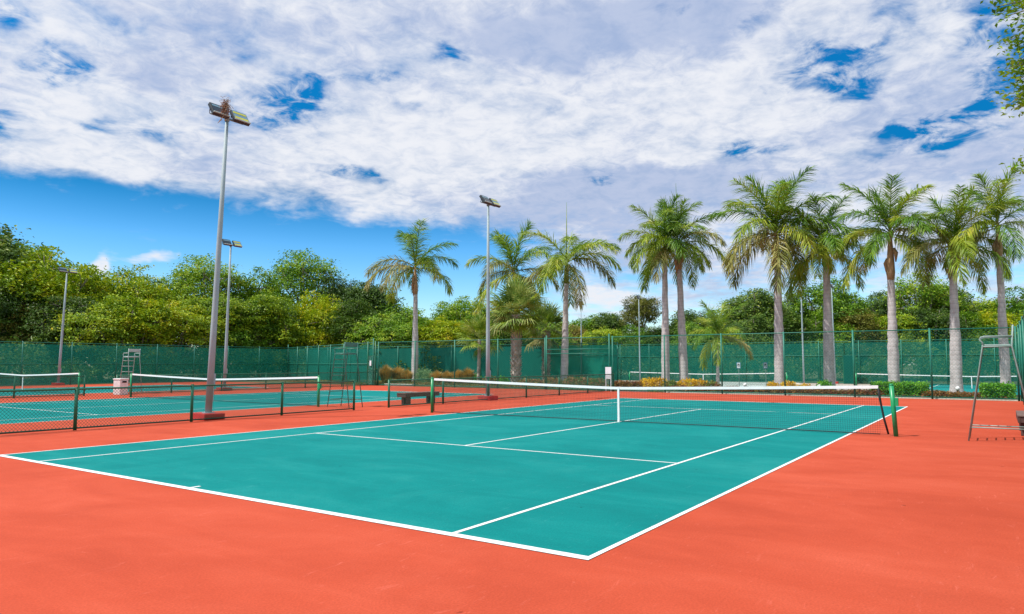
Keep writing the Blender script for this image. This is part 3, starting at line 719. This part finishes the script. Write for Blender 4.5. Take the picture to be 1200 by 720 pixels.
T = [ # key, column, distance, top row, label, width
 ('dark', -45, 62, 255, 'outside the left edge, behind the back fence', 1.3), ('round_g', 4, 66, 264, R_+'topmost at the left edge', 1.0), ('dome_y', 50, 63, 280, R_+'left of the slim far-left light pole', 1.0),
 ('round_y', 84, 68, 305, R_+'directly behind the head of the slim far-left pole', .9), ('dome_y', 146, 67, 304, R_+'between the far-left pole and the nearest pole', .95), ('dome_y', 183, 66, 315, R_+'left of the nearest light pole', .9),
 ('sparse_g', 240, 66, 296, R_+'crossed by the nearest light pole', 1.1), ('round_g', 290, 69, 311, R_+'right of the pair of light poles', .9), ('sparse_g', 357, 66, 290, 'standing above the wood, midway between nearest pole and first palm', 1.15),
 ('dark', 398, 74, 322, R_+'left of the first palm, lower than the thin-crowned one', .8), ('dark2', 436, 70, 328, R_+'just left of the first palm', 1.0), ('round_g', 468, 78, 350, R_+'directly left of the first palm trunk', .9),
 ('green2', 518, 80, 350, R_+'right of the first palm trunk', .9), ('round_g', 545, 78, 344, R_+'left of the pole in front of the fan palms', .85), ('dark', 590, 82, 356, R_+'hidden partly by the big fan palm', 1), ('green2', 632, 84, 360, R_+'behind the fan palm on the right of three', 1),
 ('round_g', 688, 88, 367, R_+'low beside the palm with the long spear', 1.0), ('dark2', 716, 88, 364, R_+'left of the thin-crowned one near the paired palms', .9), ('sparse', 752, 84, 344, R_+'left of the paired palms', .75),
 ('dark', 812, 92, 361, R_+'right of the paired palms', 1.0), ('round_g', 848, 96, 362, R_+'low, between paired palms and tallest palm', .9), ('dark', 886, 84, 336, R_+'left of the tallest palm trunk', 1.15), ('green2', 930, 86, 340, R_+'right of the tallest palm trunk', .9),
 ('round_g', 968, 84, 322, R_+'behind the fourth palm from the right', .95), ('green2', 1008, 92, 346, R_+'right of the fourth palm from the right', .9), ('dark', 1040, 88, 338, R_+'behind the third palm from the right', .9), ('sparse_g', 1082, 84, 318, R_+'between the third and second palms from the right', 1.1),
 ('dark2', 1112, 86, 330, R_+'behind the second palm from the right', 1), ('round_y', 1150, 90, 343, R_+'between the two rightmost palms', 1), ('green2', 1192, 86, 332, R_+'at the right edge', 1.0), ('dark', 1245, 86, 330, 'outside the right edge, beyond the far fence', 1.2)]
for k, px, d, yt, wh, wd in T: tree(k, px, d, yt, wh, wd, z=ZF if px > 640 else 0)
T2 = [('dark2', -40, 58, 330, 'outside the left edge near the fence', 1.2), ('dark', 5, 58.5, 330, F_+'at the left edge', 1.0), ('olive', 45, 59, 350, F_+'left of the slim far-left pole', .9), ('dark', 80, 59.5, 345, F_+'behind the slim far-left pole', 1), ('dome_y', 118, 60, 345, F_+'right of the slim far-left pole', .95),
 ('round_y', 158, 61, 338, F_+'above the pale umpire chair', 1), ('dome_y', 205, 61.5, 345, F_+'left of the nearest light pole', .9), ('round_y', 250, 62.5, 338, F_+'between the pair of light poles', .95), ('round_g', 282, 63, 350, F_+'right of the pair of light poles', 1), ('round_y', 310, 63.5, 335, F_+'left of the thin-crowned tree', .95),
 ('green2', 345, 65, 355, F_+'under the thin-crowned tree', .9), ('dome_y', 380, 68, 338, F_+'above the dark umpire chair', .9), ('dark', 415, 70, 350, F_+'left of the gate', .95), ('green2', 447, 69, 365, F_+'above the gate', 1), ('round_g', 482, 72, 372, F_+'behind the first palm trunk', 1),
 ('round_y', 520, 72, 368, F_+'left of the yellow fan palm', 1), ('green2', 552, 74, 366, F_+'behind the yellow fan palm', 1), ('dark', 592, 76, 375, F_+'behind the big fan palm', 1), ('round_g', 630, 78, 376, F_+'between the big fan palm and the spear palm', 1), ('olive', 668, 80, 378, F_+'behind the palm with the long spear', 1),
 ('round_y', 705, 80, 380, F_+'above the white board', .95), ('green2', 738, 80, 378, F_+'left of the thin pole by the paired palms', 1), ('dark', 775, 80, 380, F_+'behind the paired palms', 1), ('round_g', 815, 80, 376, F_+'right of the paired palms', 1), ('round_y', 850, 80, 376, F_+'behind the feathery young palm', 1),
 ('dark', 885, 80, 368, F_+'left of the tallest palm trunk', 1), ('dark2', 925, 80, 366, F_+'right of the tallest palm trunk', 1.1), ('green2', 960, 80, 362, F_+'behind the fourth palm from the right', 1), ('olive', 1005, 80, 360, F_+'left of the third palm from the right', 1), ('round_y', 1050, 80, 362, F_+'behind the third palm from the right', 1),
 ('dark', 1090, 80, 358, F_+'left of the second palm from the right', 1), ('green2', 1135, 80, 362, F_+'right of the second palm from the right', 1), ('round_y', 1178, 80, 358, F_+'behind the rightmost palm', 1), ('dark', 1225, 80, 362, 'outside the right edge near the far fence', 1.1)]
for k, px, d, yt, wh, wd in T2: tree(k, px, d, yt, wh, wd, z=ZF if px > 640 else 0)

# a near tree to the right whose twigs hang into the top right corner
e = empty('overhanging_tree', 'small-leaved tree beyond the right fence, its twigs hanging into the top right corner', 'tree', (9.4, -6.6, 0))
g = np.random.default_rng(21); tw = []
m = MB(); m.tube([(0, 0, -.1), (.05, .1, 1.8), (0, .2, 3.2)], [.2, .16, .13], 10)
P = []; NN = []
def spray(base, tip, nleaf, sag=.15, wide=.10):
    base = Vector(base); tip = Vector(tip); mid = (base+tip)/2+Vector((0, 0, sag))
    m.tube([base, mid, tip], [.02, .012, .004], 5)
    for i in range(nleaf):
        t = g.random()**.7; c = base*(1-t)**2+mid*2*t*(1-t)+tip*t*t
        P.append([c.x+g.normal()*wide, c.y+g.normal()*wide, c.z+g.normal()*wide*.75-.03]); NN.append([g.normal()*.5, g.normal()*.5, 1])
def loc_of(px, py, d): return on_d(px, py, d) - Vector(e.location)
hub = Vector((0, .2, 3.2))
tips = [((1166, 8), 10.0, 110), ((1176, 20), 10.2, 60), ((1184, 4), 9.8, 120), ((1175, 52), 10.1, 90), ((1186, 46), 10.0, 110), ((1194, 60), 10.2, 150), ((1184, 76), 10.1, 150), ((1178, 82), 10.0, 60), ((1190, 95), 10.0, 150), ((1192, 112), 10.1, 130),
        ((1180, 124), 10.1, 80), ((1188, 127), 10.0, 60), ((1197, 118), 10.1, 120), ((1196, 80), 10.1, 160), ((1196, 190), 10.0, 80), ((1198, 203), 10.0, 60), ((1210, 100), 10, 200), ((1215, 60), 10, 200), ((1215, 20), 10, 200), ((1212, 195), 10, 100)]
roots = [loc_of(1300, y, 10.6) for y in (20, 80, 140, 200)]
for r0 in roots: m.tube([hub, (hub+r0)/2+Vector((0, 0, .5)), r0], [.09, .05, .028], 6)
for (tp, d, nl) in tips:
    r0 = min(roots, key=lambda r: abs((r-loc_of(1300, tp[1]-15, 10.6)).length)); T_ = loc_of(tp[0], tp[1], d)
    k = r0.lerp(T_, .55)+Vector((0, 0, .12)); m.tube([r0, k], [.022, .012], 5); spray(k, T_, nl, .05)
for i in range(150):   # rest of the crown, out of frame
    dvec = g.normal(size=3); dvec /= np.linalg.norm(dvec); c = np.array([1.2, -.7, 5.9])+dvec*np.array([2.0, 2.0, 1.9])
    spray(Vector(c)*.75+hub*.25, c, 60, .1, .28)
m.build('trunk', BARK, e, True)
V, Fc = leaves(np.array(P), np.array(NN), .075, .6); o = link('crown', mesh_np('crown', V, Fc, LEAF_G), e)

# ------------------------------------------------------------------ royal palms
def frond(seed, L_=3.9, e0=60, e1=-40, nl=96, lw=.042, ll=.85, twist=0, droop=.5, mat=FR_G, plume=.55):
    g = random.Random(seed); m = MB(); N = 26; pts = [Vector((0, 0, 0))]; ds = []
    side = g.uniform(-.25, .25)
    for i in range(N):
        t = i/(N-1); an = math.radians(e0+(e1-e0)*(t**1.25)); d = Vector((math.cos(an), side*t*t, math.sin(an))).normalized(); ds.append(d); pts.append(pts[-1]+d*L_/N)
    m.tube(pts, [.032*(1-.85*i/N)+.003 for i in range(N+1)], 5)
    for i in range(nl):
        t = .10+.90*(i+.5)/nl; k = t*N; j = min(int(k), N-1); p = pts[j].lerp(pts[j+1], k-j); d = ds[j]
        s0 = Vector((-d.y, d.x, 0)); s0 = s0.normalized() if s0.length > 1e-3 else Vector((0, 1, 0)); nup = s0.cross(d)*-1
        if nup.z < 0 and abs(d.z) < .99: nup = -nup
        ln = ll*(.45+.75*math.sin(PI*min(1, .12+t*.80)))*(1 if t < .88 else .8)*g.uniform(.85, 1.12)
        for s in (-1, 1):
            pl = g.gauss(0, plume)
            dr = (s0*s*math.cos(pl) + nup*math.sin(pl)*.9)*.80 + d*(.52+.5*t)
            dr.normalize(); wv = dr.cross(Vector((g.gauss(0, .6), g.gauss(0, .6), 1))); wv = wv.normalized()*lw*.5
            q1 = p+dr*ln*.5+Vector((0, 0, -droop*ln*.10)); q2 = q1+(dr+Vector((0, 0, -droop*(1.0+.5*g.random())))).normalized()*ln*.5
            m.add([p-wv*.6, p+wv*.6, q1+wv, q1-wv, q2+wv*.12, q2-wv*.12], [(0, 1, 2, 3), (3, 2, 4, 5)])
    return m.mesh('frond', mat)
FG = {}
ages = [(82, 52), (72, 22), (60, -8), (47, -35), (33, -58), (18, -74), (2, -84), (-18, -88)]
for a, (e0, e1) in enumerate(ages):
    for v in range(2):
        for mk, mt in (('g', FR_G), ('y', FR_Y), ('b', FR_B)):
            if (a < 3 and mk == 'b') or (a < 2 and mk == 'y') : continue
            FG[(a, v, mk)] = frond(a*10+v, 3.7 if a else 3.1, e0, e1, droop=.35+.09*a, mat=mt, ll=.86)
def palm(base_px, trunk_top, centre, label, x=36.0, tr=.30, shaft='b', ages_=None, n_=17, L_=1.0, spear=None, seed=0, yel=.3, brn=.15, zb=-.1, wind=0, name='royal_palm', skip=()):
    g = random.Random(seed)
    b0 = on_x(base_px[0], base_px[1], x); d = depth(b0); base = Vector((b0.x, b0.y, zb))
    tt = on_x(trunk_top[0], trunk_top[1], x); cc_ = on_x(centre[0], centre[1], x)
    e = empty(name, label, 'palm tree', base, 0, 'palm trees beyond the end fence')
    tt = tt-base; cc_ = cc_-base; m = MB(); N = 26; pts = []; rad = []
    for i in range(N+1):
        t = i/N; q = tt*t; q = Vector((q.x, q.y, tt.z*t)); q += Vector((0, 1, 0))*math.sin(PI*t)*.10*g.uniform(-.2, .2)
        pts.append(q); rad.append(tr*(1.25-.35*min(1, t*8) + .12*math.sin(PI*min(1, t*1.5)) - .32*t)*(1+.012*math.sin(i*2.4)))
    m.tube(pts, rad, 18); m.build('trunk', TRUNK, e, True)
    m = MB(); k = tr*.72; m.tube([tt-Vector((0, 0, .05)), tt.lerp(cc_, .15), tt.lerp(cc_, .45), tt.lerp(cc_, .8), cc_+Vector((0, 0, .15))], [k*.80, k*1.0, k*.82, k*.52, k*.28], 12)
    m.build('crownshaft', SHAFT_G if shaft == 'g' else SHAFT_B, e, True)
    if shaft == 'b':   # peeling dead sheaths
        m = MB()
        for s in range(3):
            a = g.random()*6.28; v = Vector((math.cos(a), math.sin(a), 0)); s0 = tt.lerp(cc_, .25+.2*s)
            m.tube([s0+v*k*.8, s0+v*k*1.3-Vector((0, 0, .25)), s0+v*k*1.2-Vector((0, 0, .7))], [.07, .11, .03], 5)
        m.build('dead_sheath', SHAFT_B, e, True)
    for i in range(n_):
        if i in skip: continue
        u = i/(n_-1); a = min(7, int(u**.85*7.6)) if ages_ is None else ages_[i % len(ages_)]
        az_ = i*2.39996+seed*1.3+g.uniform(-.25, .25)
        if wind: az_ = az_+wind*math.sin(az_-2.2)
        mk = 'g'; rr_ = g.random()
        if a >= 2 and rr_ < yel*(.5+.22*a): mk = 'y'
        if a >= 4 and rr_ > 1-brn*.45*(a-2.2): mk = 'b'
        o = link('frond', FG[(a, g.randrange(2), mk)], e, cc_+Vector((0, 0, .05-.25*u)), (g.uniform(-.08, .08), g.uniform(-.08, .08), az_))
        s_ = L_*g.uniform(.96, 1.16); o.scale = (s_, s_, s_)
    if spear:
        sp_ = on_x(spear[0], spear[1], x)-base; m = MB(); m.tube([cc_, cc_.lerp(sp_, .5), sp_], [.045, .035, .008], 6); m.build('spear_leaf', FR_G, e, True)
    return e
palm((486, 449), (487, 345), (486.5, 313), 'first palm from the left, standing alone with spread fronds', x=37.4, tr=.29, spear=(489, 259), seed=1, n_=13, L_=1.12, yel=.2, brn=.2, ages_=[1, 2, 3, 4, 5, 5, 6, 2, 6, 1, 3, 5, 6])
palm((606, 449), (605, 352), (602, 318), 'palm rising behind the big fan palm, trunk mostly hidden', x=40.5, tr=.30, seed=2, n_=15, L_=1.1, yel=.15, brn=.1)
palm((661, 452), (663.5, 332), (664, 306), 'palm with a long upright spear leaf, right of the fan palms', x=36.0, tr=.27, shaft='g', spear=(664, 237), seed=5, n_=14, L_=1.08, yel=.25, brn=.25, ages_=[2, 2, 3, 4, 5, 5, 6, 3, 6, 6, 4, 5, 7])
palm((780, 452), (779, 308), (779, 286), 'left palm of the close pair, with a green crownshaft', x=35.6, tr=.26, shaft='g', seed=8, n_=19, L_=.84, yel=.3, brn=.1)
palm((802, 452), (796, 316), (794, 284), 'right palm of the close pair, with a brown crownshaft', x=36.4, tr=.28, seed=11, n_=17, L_=.84, spear=(792, 215), yel=.3, brn=.15)
palm((914, 455), (911, 310), (909, 272), 'tallest palm, with the widest crown and a torn brown crownshaft', x=34.8, tr=.29, seed=14, n_=22, L_=1.05, yel=.3, brn=.22)
palm((972, 455), (968.5, 313), (965, 288), 'fourth palm from the right, close beside the tallest one', x=36.2, tr=.30, seed=17, n_=16, L_=.82, yel=.35, brn=.2)
palm((1048, 458), (1044, 328), (1043, 272), 'third palm from the right, with a long brown crownshaft', x=34.8, tr=.28, seed=20, n_=18, L_=.84, yel=.3, brn=.12)
palm((1121, 460), (1117, 320), (1117, 284), 'second palm from the right, with yellowing fronds', x=34.8, tr=.27, seed=23, n_=17, L_=.76, yel=.6, brn=.2)
palm((1179, 458), (1171, 300), (1169, 262), 'rightmost palm, slim trunk and sparse upright fronds', x=35.4, tr=.22, seed=26, n_=14, L_=.78, yel=.35, brn=.05)
palm((841, 446), (841, 405), (841, 392), 'young feathery palm half seen through the fence between pair and tallest palm', x=45, tr=.13, shaft='g', seed=29, n_=13, L_=.72, zb=ZF, yel=.2, brn=.1, name='young_palm')

# ------------------------------------------------------------------ fan palms
def fan_leaf(seed, mat, R=.85, pet=.9, droop=.3):
    g = random.Random(seed); m = MB(); m.tube([(0, 0, 0), (pet*.5, 0, .04), (pet, 0, 0)], [.022, .016, .012], 5)
    ns = 26
    for i in range(ns):
        a = math.radians(-135+270*(i+.5)/ns); ln = R*(.72+.32*math.cos(a*.62))*g.uniform(.92, 1.06)
        d = Vector((math.cos(a), math.sin(a), .25-.35*abs(math.sin(a)))).normalized(); sd_ = Vector((-math.sin(a), math.cos(a), .35*(1 if i % 2 else -1))).normalized()
        o = Vector((pet, 0, 0)); w0 = .012; w1 = .055; q1 = o+d*ln*.55; q2 = q1+(d+Vector((0, 0, -droop*1.2-.3*g.random()))).normalized()*ln*.45
        m.add([o-sd_*w0, o+sd_*w0, q1+sd_*w1*.5, q1-sd_*w1*.5, q2+sd_*.006, q2-sd_*.006], [(0, 1, 2, 3), (3, 2, 4, 5)])
    return m.mesh('fan_leaf', mat)
FAN = {(k, v): fan_leaf(90+v, mt, droop=.08+.2*v) for k, mt in (('g', FR_S), ('y', FR_Y), ('b', FR_B)) for v in range(3)}
def fan_palm(base_px, centre, label, x, tr, n_=34, S=1.0, yel=.2, seed=0, boots=True):
    g = random.Random(seed); b0 = on_x(base_px[0], base_px[1], x); base = Vector((b0.x, b0.y, -.03)); c = on_x(centre[0], centre[1], x)-base
    e = empty('fan_palm', label, 'palm tree', base, 0, 'fan palms behind the end fence')
    m = MB(); N = 22; m.tube([c*(i/N) for i in range(N+1)], [tr*(1+.10*math.sin(i*1.9)) for i in range(N+1)], 14)
    if boots:
        h = .1
        while h < c.z-.1:
            for k in range(7):
                a = k*2*PI/7+h*3.1; v = Vector((math.cos(a), math.sin(a), 0)); s_ = c*(h/c.z)+v*tr*.92
                t = Vector((-v.y, v.x, 0))*g.uniform(.07, .12); top = s_+v*g.uniform(.09, .17)+Vector((0, 0, g.uniform(.14, .24))); th = v*.03
                m.add([s_-t, s_+t, top+t*.6, top-t*.6, s_-t-th, s_+t-th, top+t*.6-th, top-t*.6-th], [(0, 1, 2, 3), (3, 2, 6, 7), (0, 3, 7, 4), (1, 5, 6, 2)])
            h += .15
    m.build('trunk', FTRUNK, e)
    for i in range(n_):
        u = i/(n_-1); az_ = i*2.4+seed; elv = math.radians(84-118*u+g.uniform(-20, 20))
        mk = 'y' if g.random() < yel*(.4+1.2*u) else ('b' if u > .85 and g.random() < .6 else 'g')
        o = link('leaf', FAN[(mk, min(2, int(u*3)))], e, c+Vector((0, 0, .12-.3*u)), (g.uniform(-.5, .5), -elv, az_)); s_ = S*g.uniform(.85, 1.15); o.scale = (s_,)*3
    return e
fan_palm((604.5, 453), (605, 369), 'big fan palm with a thick criss-cross trunk, middle of three', 34.0, .30, 64, 1.30, .30, 3)
fan_palm((560.5, 453), (562, 398), 'small yellowing fan palm with thin trunk, left of the big one', 34.6, .12, 30, 1.0, .75, 5, False)
fan_palm((640, 450), (640, 386), 'fan palm with rough trunk, right of the big one', 38.0, .24, 40, 1.15, .15, 9)

# ------------------------------------------------------------------ shrubs
def bush_mesh(seed, mat, rx, ry, h, n_, size, asp=.5, boxy=False, up_=.6):
    g = np.random.default_rng(seed)
    if boxy:
        P = (g.random((n_, 3))-.5)*np.array([2*rx, 2*ry, 1]); P[:, 2] = (P[:, 2]+.5)**.6*h
        P += g.normal(size=P.shape)*.04
    else:
        dv = g.normal(size=(n_, 3)); dv /= np.linalg.norm(dv, axis=1, keepdims=True); r = .55+.45*g.random((n_, 1)); bl = 1+.16*np.sin(dv[:, :1]*7+seed)*np.cos(dv[:, 1:2]*6)
        P = dv*r*bl*np.array([rx, ry, h*.52])+np.array([0, 0, h*.5])
    P[:, 2] = np.maximum(P[:, 2], .02)
    V, Fc = leaves(P, np.array([0, 0, up_])+g.normal(size=P.shape)*.6, size, asp); return mesh_np('foliage', V, Fc, mat)
def grass_mesh(seed, mat, r, h, n_):
    g = random.Random(seed); m = MB()
    for i in range(n_):
        a = g.random()*6.28; k = g.random()**.7; b0 = Vector((math.cos(a), math.sin(a), 0))*r*.35*k; o = Vector((math.cos(a), math.sin(a), 0))
        hh = h*g.uniform(.6, 1.05); w_ = Vector((-o.y, o.x, 0))*.012
        p1 = b0+o*r*k*.4+Vector((0, 0, hh*.65)); p2 = b0+o*r*(k*.9)+Vector((0, 0, hh*(1-.25*k)))
        m.add([b0-w_, b0+w_, p1+w_*1.4, p1-w_*1.4, p2], [(0, 1, 2, 3), (3, 2, 4)])
    return m.mesh('blades', mat)
stemm = MB()
for i in range(7):
    a = i*.9; stemm.tube([(0, 0, -.03), (.06*math.cos(a), .06*math.sin(a), .15), (.16*math.cos(a), .16*math.sin(a), .38)], [.014, .01, .006], 5)
stem_me = stemm.mesh('stems', BARK)
BM = {'croton': bush_mesh(31, CROTON, .34, .34, .42, 420, .13, .32), 'orange': bush_mesh(32, ORANGE, .55, .60, .75, 900, .12), 'grey': bush_mesh(33, GREYG, .75, .75, 1.05, 1500, .11, .3), 'mixed': bush_mesh(34, MIXED, .55, .6, .62, 800, .13),
      'green': bush_mesh(35, HEDGE, .45, .5, .6, 800, .12), 'amber': grass_mesh(36, GRASSO, .62, 1.0, 900)}
def shrub(kind, px, x, label, s=1.0, sz=None, name='shrub', group=None, cat='shrub'):
    q = on_x(px, 450, x); e = empty(name, label, cat, (q.x, q.y, -.03), random.random()*6, group); e.scale = (s, s, sz or s)
    link('foliage' if kind != 'amber' else 'blades', BM[kind], e)
    if kind != 'amber': link('stems', stem_me, e)
    return e
GA = 'shrubs in the planting bed behind the end fence'
rows = [('amber', 452, 33, 'tall amber grass clump just right of the gate', 1.0, 1.59), ('amber', 466, 34, 'amber grass clump between the gate and the first palm', 1.1, 1.45), ('mixed', 458, 32, 'low reddish shrub at the left end of the bed', 1.0, .8), ('amber', 477, 33.5, 'amber grass clump touching the first palm trunk on its left', .9, 1.23),
 ('grey', 497, 35, 'rounded grey-green shrub right of the first palm trunk', 1.1, 1.15), ('grey', 509, 35.4, 'smaller grey-green shrub left of the yellowing fan palm', .8, .9), ('amber', 512, 33.5, 'amber grass clump in front of the grey-green shrubs', .9, 1.16), ('amber', 524, 33.6, 'amber grass clump third from the first palm', .8, 1.16),
 ('amber', 537, 33.6, 'amber grass clump left of the yellowing fan palm', 1.0, 1.23), ('amber', 548, 33.6, 'amber grass clump nearest the yellowing fan palm', 1.0, 1.38), ('green', 556, 35.4, 'small green shrub behind the yellowing fan palm trunk', 1.2, 1.3), ('mixed', 575, 33.4, 'mixed low shrub behind the slim grey pole', 1.1, 1.2), ('green', 588, 33.8, 'green shrub left of the big fan palm trunk', 1.1, 1.2),
 ('mixed', 618, 33.0, 'mixed low shrub right of the big fan palm trunk', 1.1, 1.0), ('mixed', 630, 33.4, 'mixed low shrub between the two rough trunks', 1.1, .9), ('mixed', 648, 33.2, 'mixed low shrub right of the second rough trunk', 1.1, 1.1), ('mixed', 672, 32.6, 'reddish green shrub right of the spear-leaf palm trunk', 1.2, 1.2), ('mixed', 686, 32.4, 'reddish green shrub left of the solid green screen', 1.1, 1.2), ('mixed', 700, 32.2, 'reddish shrub seen behind the white board', 1.1, 1.1),
 ('croton', 728, 31.9, 'red-leaved plant at the left end of the palm bed', 1.4, 1.5), ('croton', 739, 31.9, 'red-leaved plant second in the palm bed', 1.4, 1.4), ('croton', 747, 32.3, 'red-leaved plant third in the palm bed, left of the yellow shrubs', 1.2, 1.4),
 ('orange', 759, 32.6, 'golden shrub left of the paired palm trunks, leftmost of the golden ones', .95, 1.0), ('orange', 772, 33.0, 'golden shrub close left of the paired palm trunks', 1.0, 1.05), ('mixed', 787, 32.8, 'mixed shrub between the paired palm trunks', 1.0, 1.0), ('orange', 806, 32.8, 'golden shrub right of the paired palm trunks', .95, 1.0), ('orange', 820, 33.0, 'golden-green shrub right of the paired palms, second one', .9, .95), ('mixed', 833, 33, 'mixed shrub left of the court signs', 1.0, 1.0),
 ('orange', 905, 33.2, 'golden shrub left of the tallest palm trunk', .6, .85), ('orange', 924, 33.0, 'golden shrub right of the tallest palm trunk', .85, .9), ('orange', 943, 33.0, 'golden shrub left of the fourth palm from the right', .65, .75), ('green', 966, 33.4, 'dark green shrub at the foot of the fourth palm from the right', .9, 1.2)]
for k, px, x, lab, s, sz in rows: shrub(k, px, x, lab, s, sz, 'grass_clump' if k == 'amber' else 'shrub', GA, 'grass clump' if k == 'amber' else 'shrub')
# low red edging plants
i = 0
for a, c, lab in ((-1.95, -.1, 'low red-brown edging plant between the two clipped hedges'), (1.9, 11.9, 'low red-brown edging plant in the long row behind the near net')):
    y = a
    while y < c:
        e = empty('edging_plant', lab, 'plant', (XE+.75+random.uniform(-.12, .12), y, -.03), random.random()*6, 'red-brown edging plants along the end fence')
        s_ = random.uniform(.78, 1.05); e.scale = (s_, s_, s_*1.0); link('foliage', BM['croton'], e); y += .36; i += 1
def hedge(y0, y1, label, x=XE+1.15, h=.68):
    Ln = y1-y0; e = empty('hedge', label, 'hedge', (x, (y0+y1)/2, -.03), 0, 'clipped green hedges at the end fence')
    link('foliage', bush_mesh(int(50+Ln*10), HEDGE, .55, Ln/2, h, int(2600*Ln), .10, .5, True), e)
    m = MB(); k = -Ln/2+.2
    while k < Ln/2:
        m.tube([(0, k, 0), (.03, k+.05, .2), (0, k, .45)], [.02, .014, .006], 5); k += .3
    m.build('stems', BARK, e)
ya = on_x(1022, 460, XE+1.15).y; yb = on_x(1088, 460, XE+1.15).y; hedge(yb, ya, 'clipped bright green hedge behind the right net post')
ya = on_x(1149, 460, XE+1.15).y; hedge(-3.3, ya, 'clipped bright green hedge left of the right-edge windscreen')
# ground cover in the beds
g = np.random.default_rng(77); N = 26000
x_ = XE+.35+g.random(N)*6.5; y_ = -3+g.random(N)*47
keep = (x_ < XE+.5+2.2+4.0*(y_ > 15)) | (g.random(N) < .25); x_ = x_[keep]; y_ = y_[keep]
P = np.stack([x_, y_, .02+g.random(len(x_))*.14], 1)
V, Fc = leaves(P, np.array([0, 0, .7])+g.normal(size=P.shape)*.5, .14, .4)
tag(link('ground_cover', mesh_np('ground_cover', V, Fc, MIXED)), 'low mixed leafy ground cover filling the planting bed', 'ground cover', kind='stuff')

# tangled undergrowth at the foot of the wood
g = np.random.default_rng(78)
def band(p0, p1, dep, h, N):
    t = g.random(N); u = g.random(N); P = np.zeros((N, 3)); p0 = np.array(p0); p1 = np.array(p1); d = (p1-p0)/np.linalg.norm(p1-p0); nn = np.array([-d[1], d[0]])
    P[:, :2] = p0+(p1-p0)*t[:, None]+nn*(u*dep)[:, None]; L0 = np.linalg.norm(p1-p0)
    top = h*(.62+.25*np.sin(t*L0*.9)+.18*np.sin(t*L0*2.3+1)+.15*np.sin(u*9)); P[:, 2] = ZF+top*g.random(N)**.5
    return P
P = np.concatenate([band((-12, 55.2), (42, 55.2), 5, 3.4, 42000), band((44.5, 58), (42.5, 34), -4, 3.2, 9000), band((67.6, 48), (67.6, -34), 5, 4.2, 46000), band((43, 40), (68, 36), 4, 3.2, 9000)])
V, Fc = leaves(P, np.array([0, 0, .8])+g.normal(size=P.shape)*.6, .26, .5)
tag(link('undergrowth', mesh_np('undergrowth', V, Fc, LEAF_D)), 'tangled dark undergrowth along the foot of the wood behind the fences', 'undergrowth', kind='stuff')
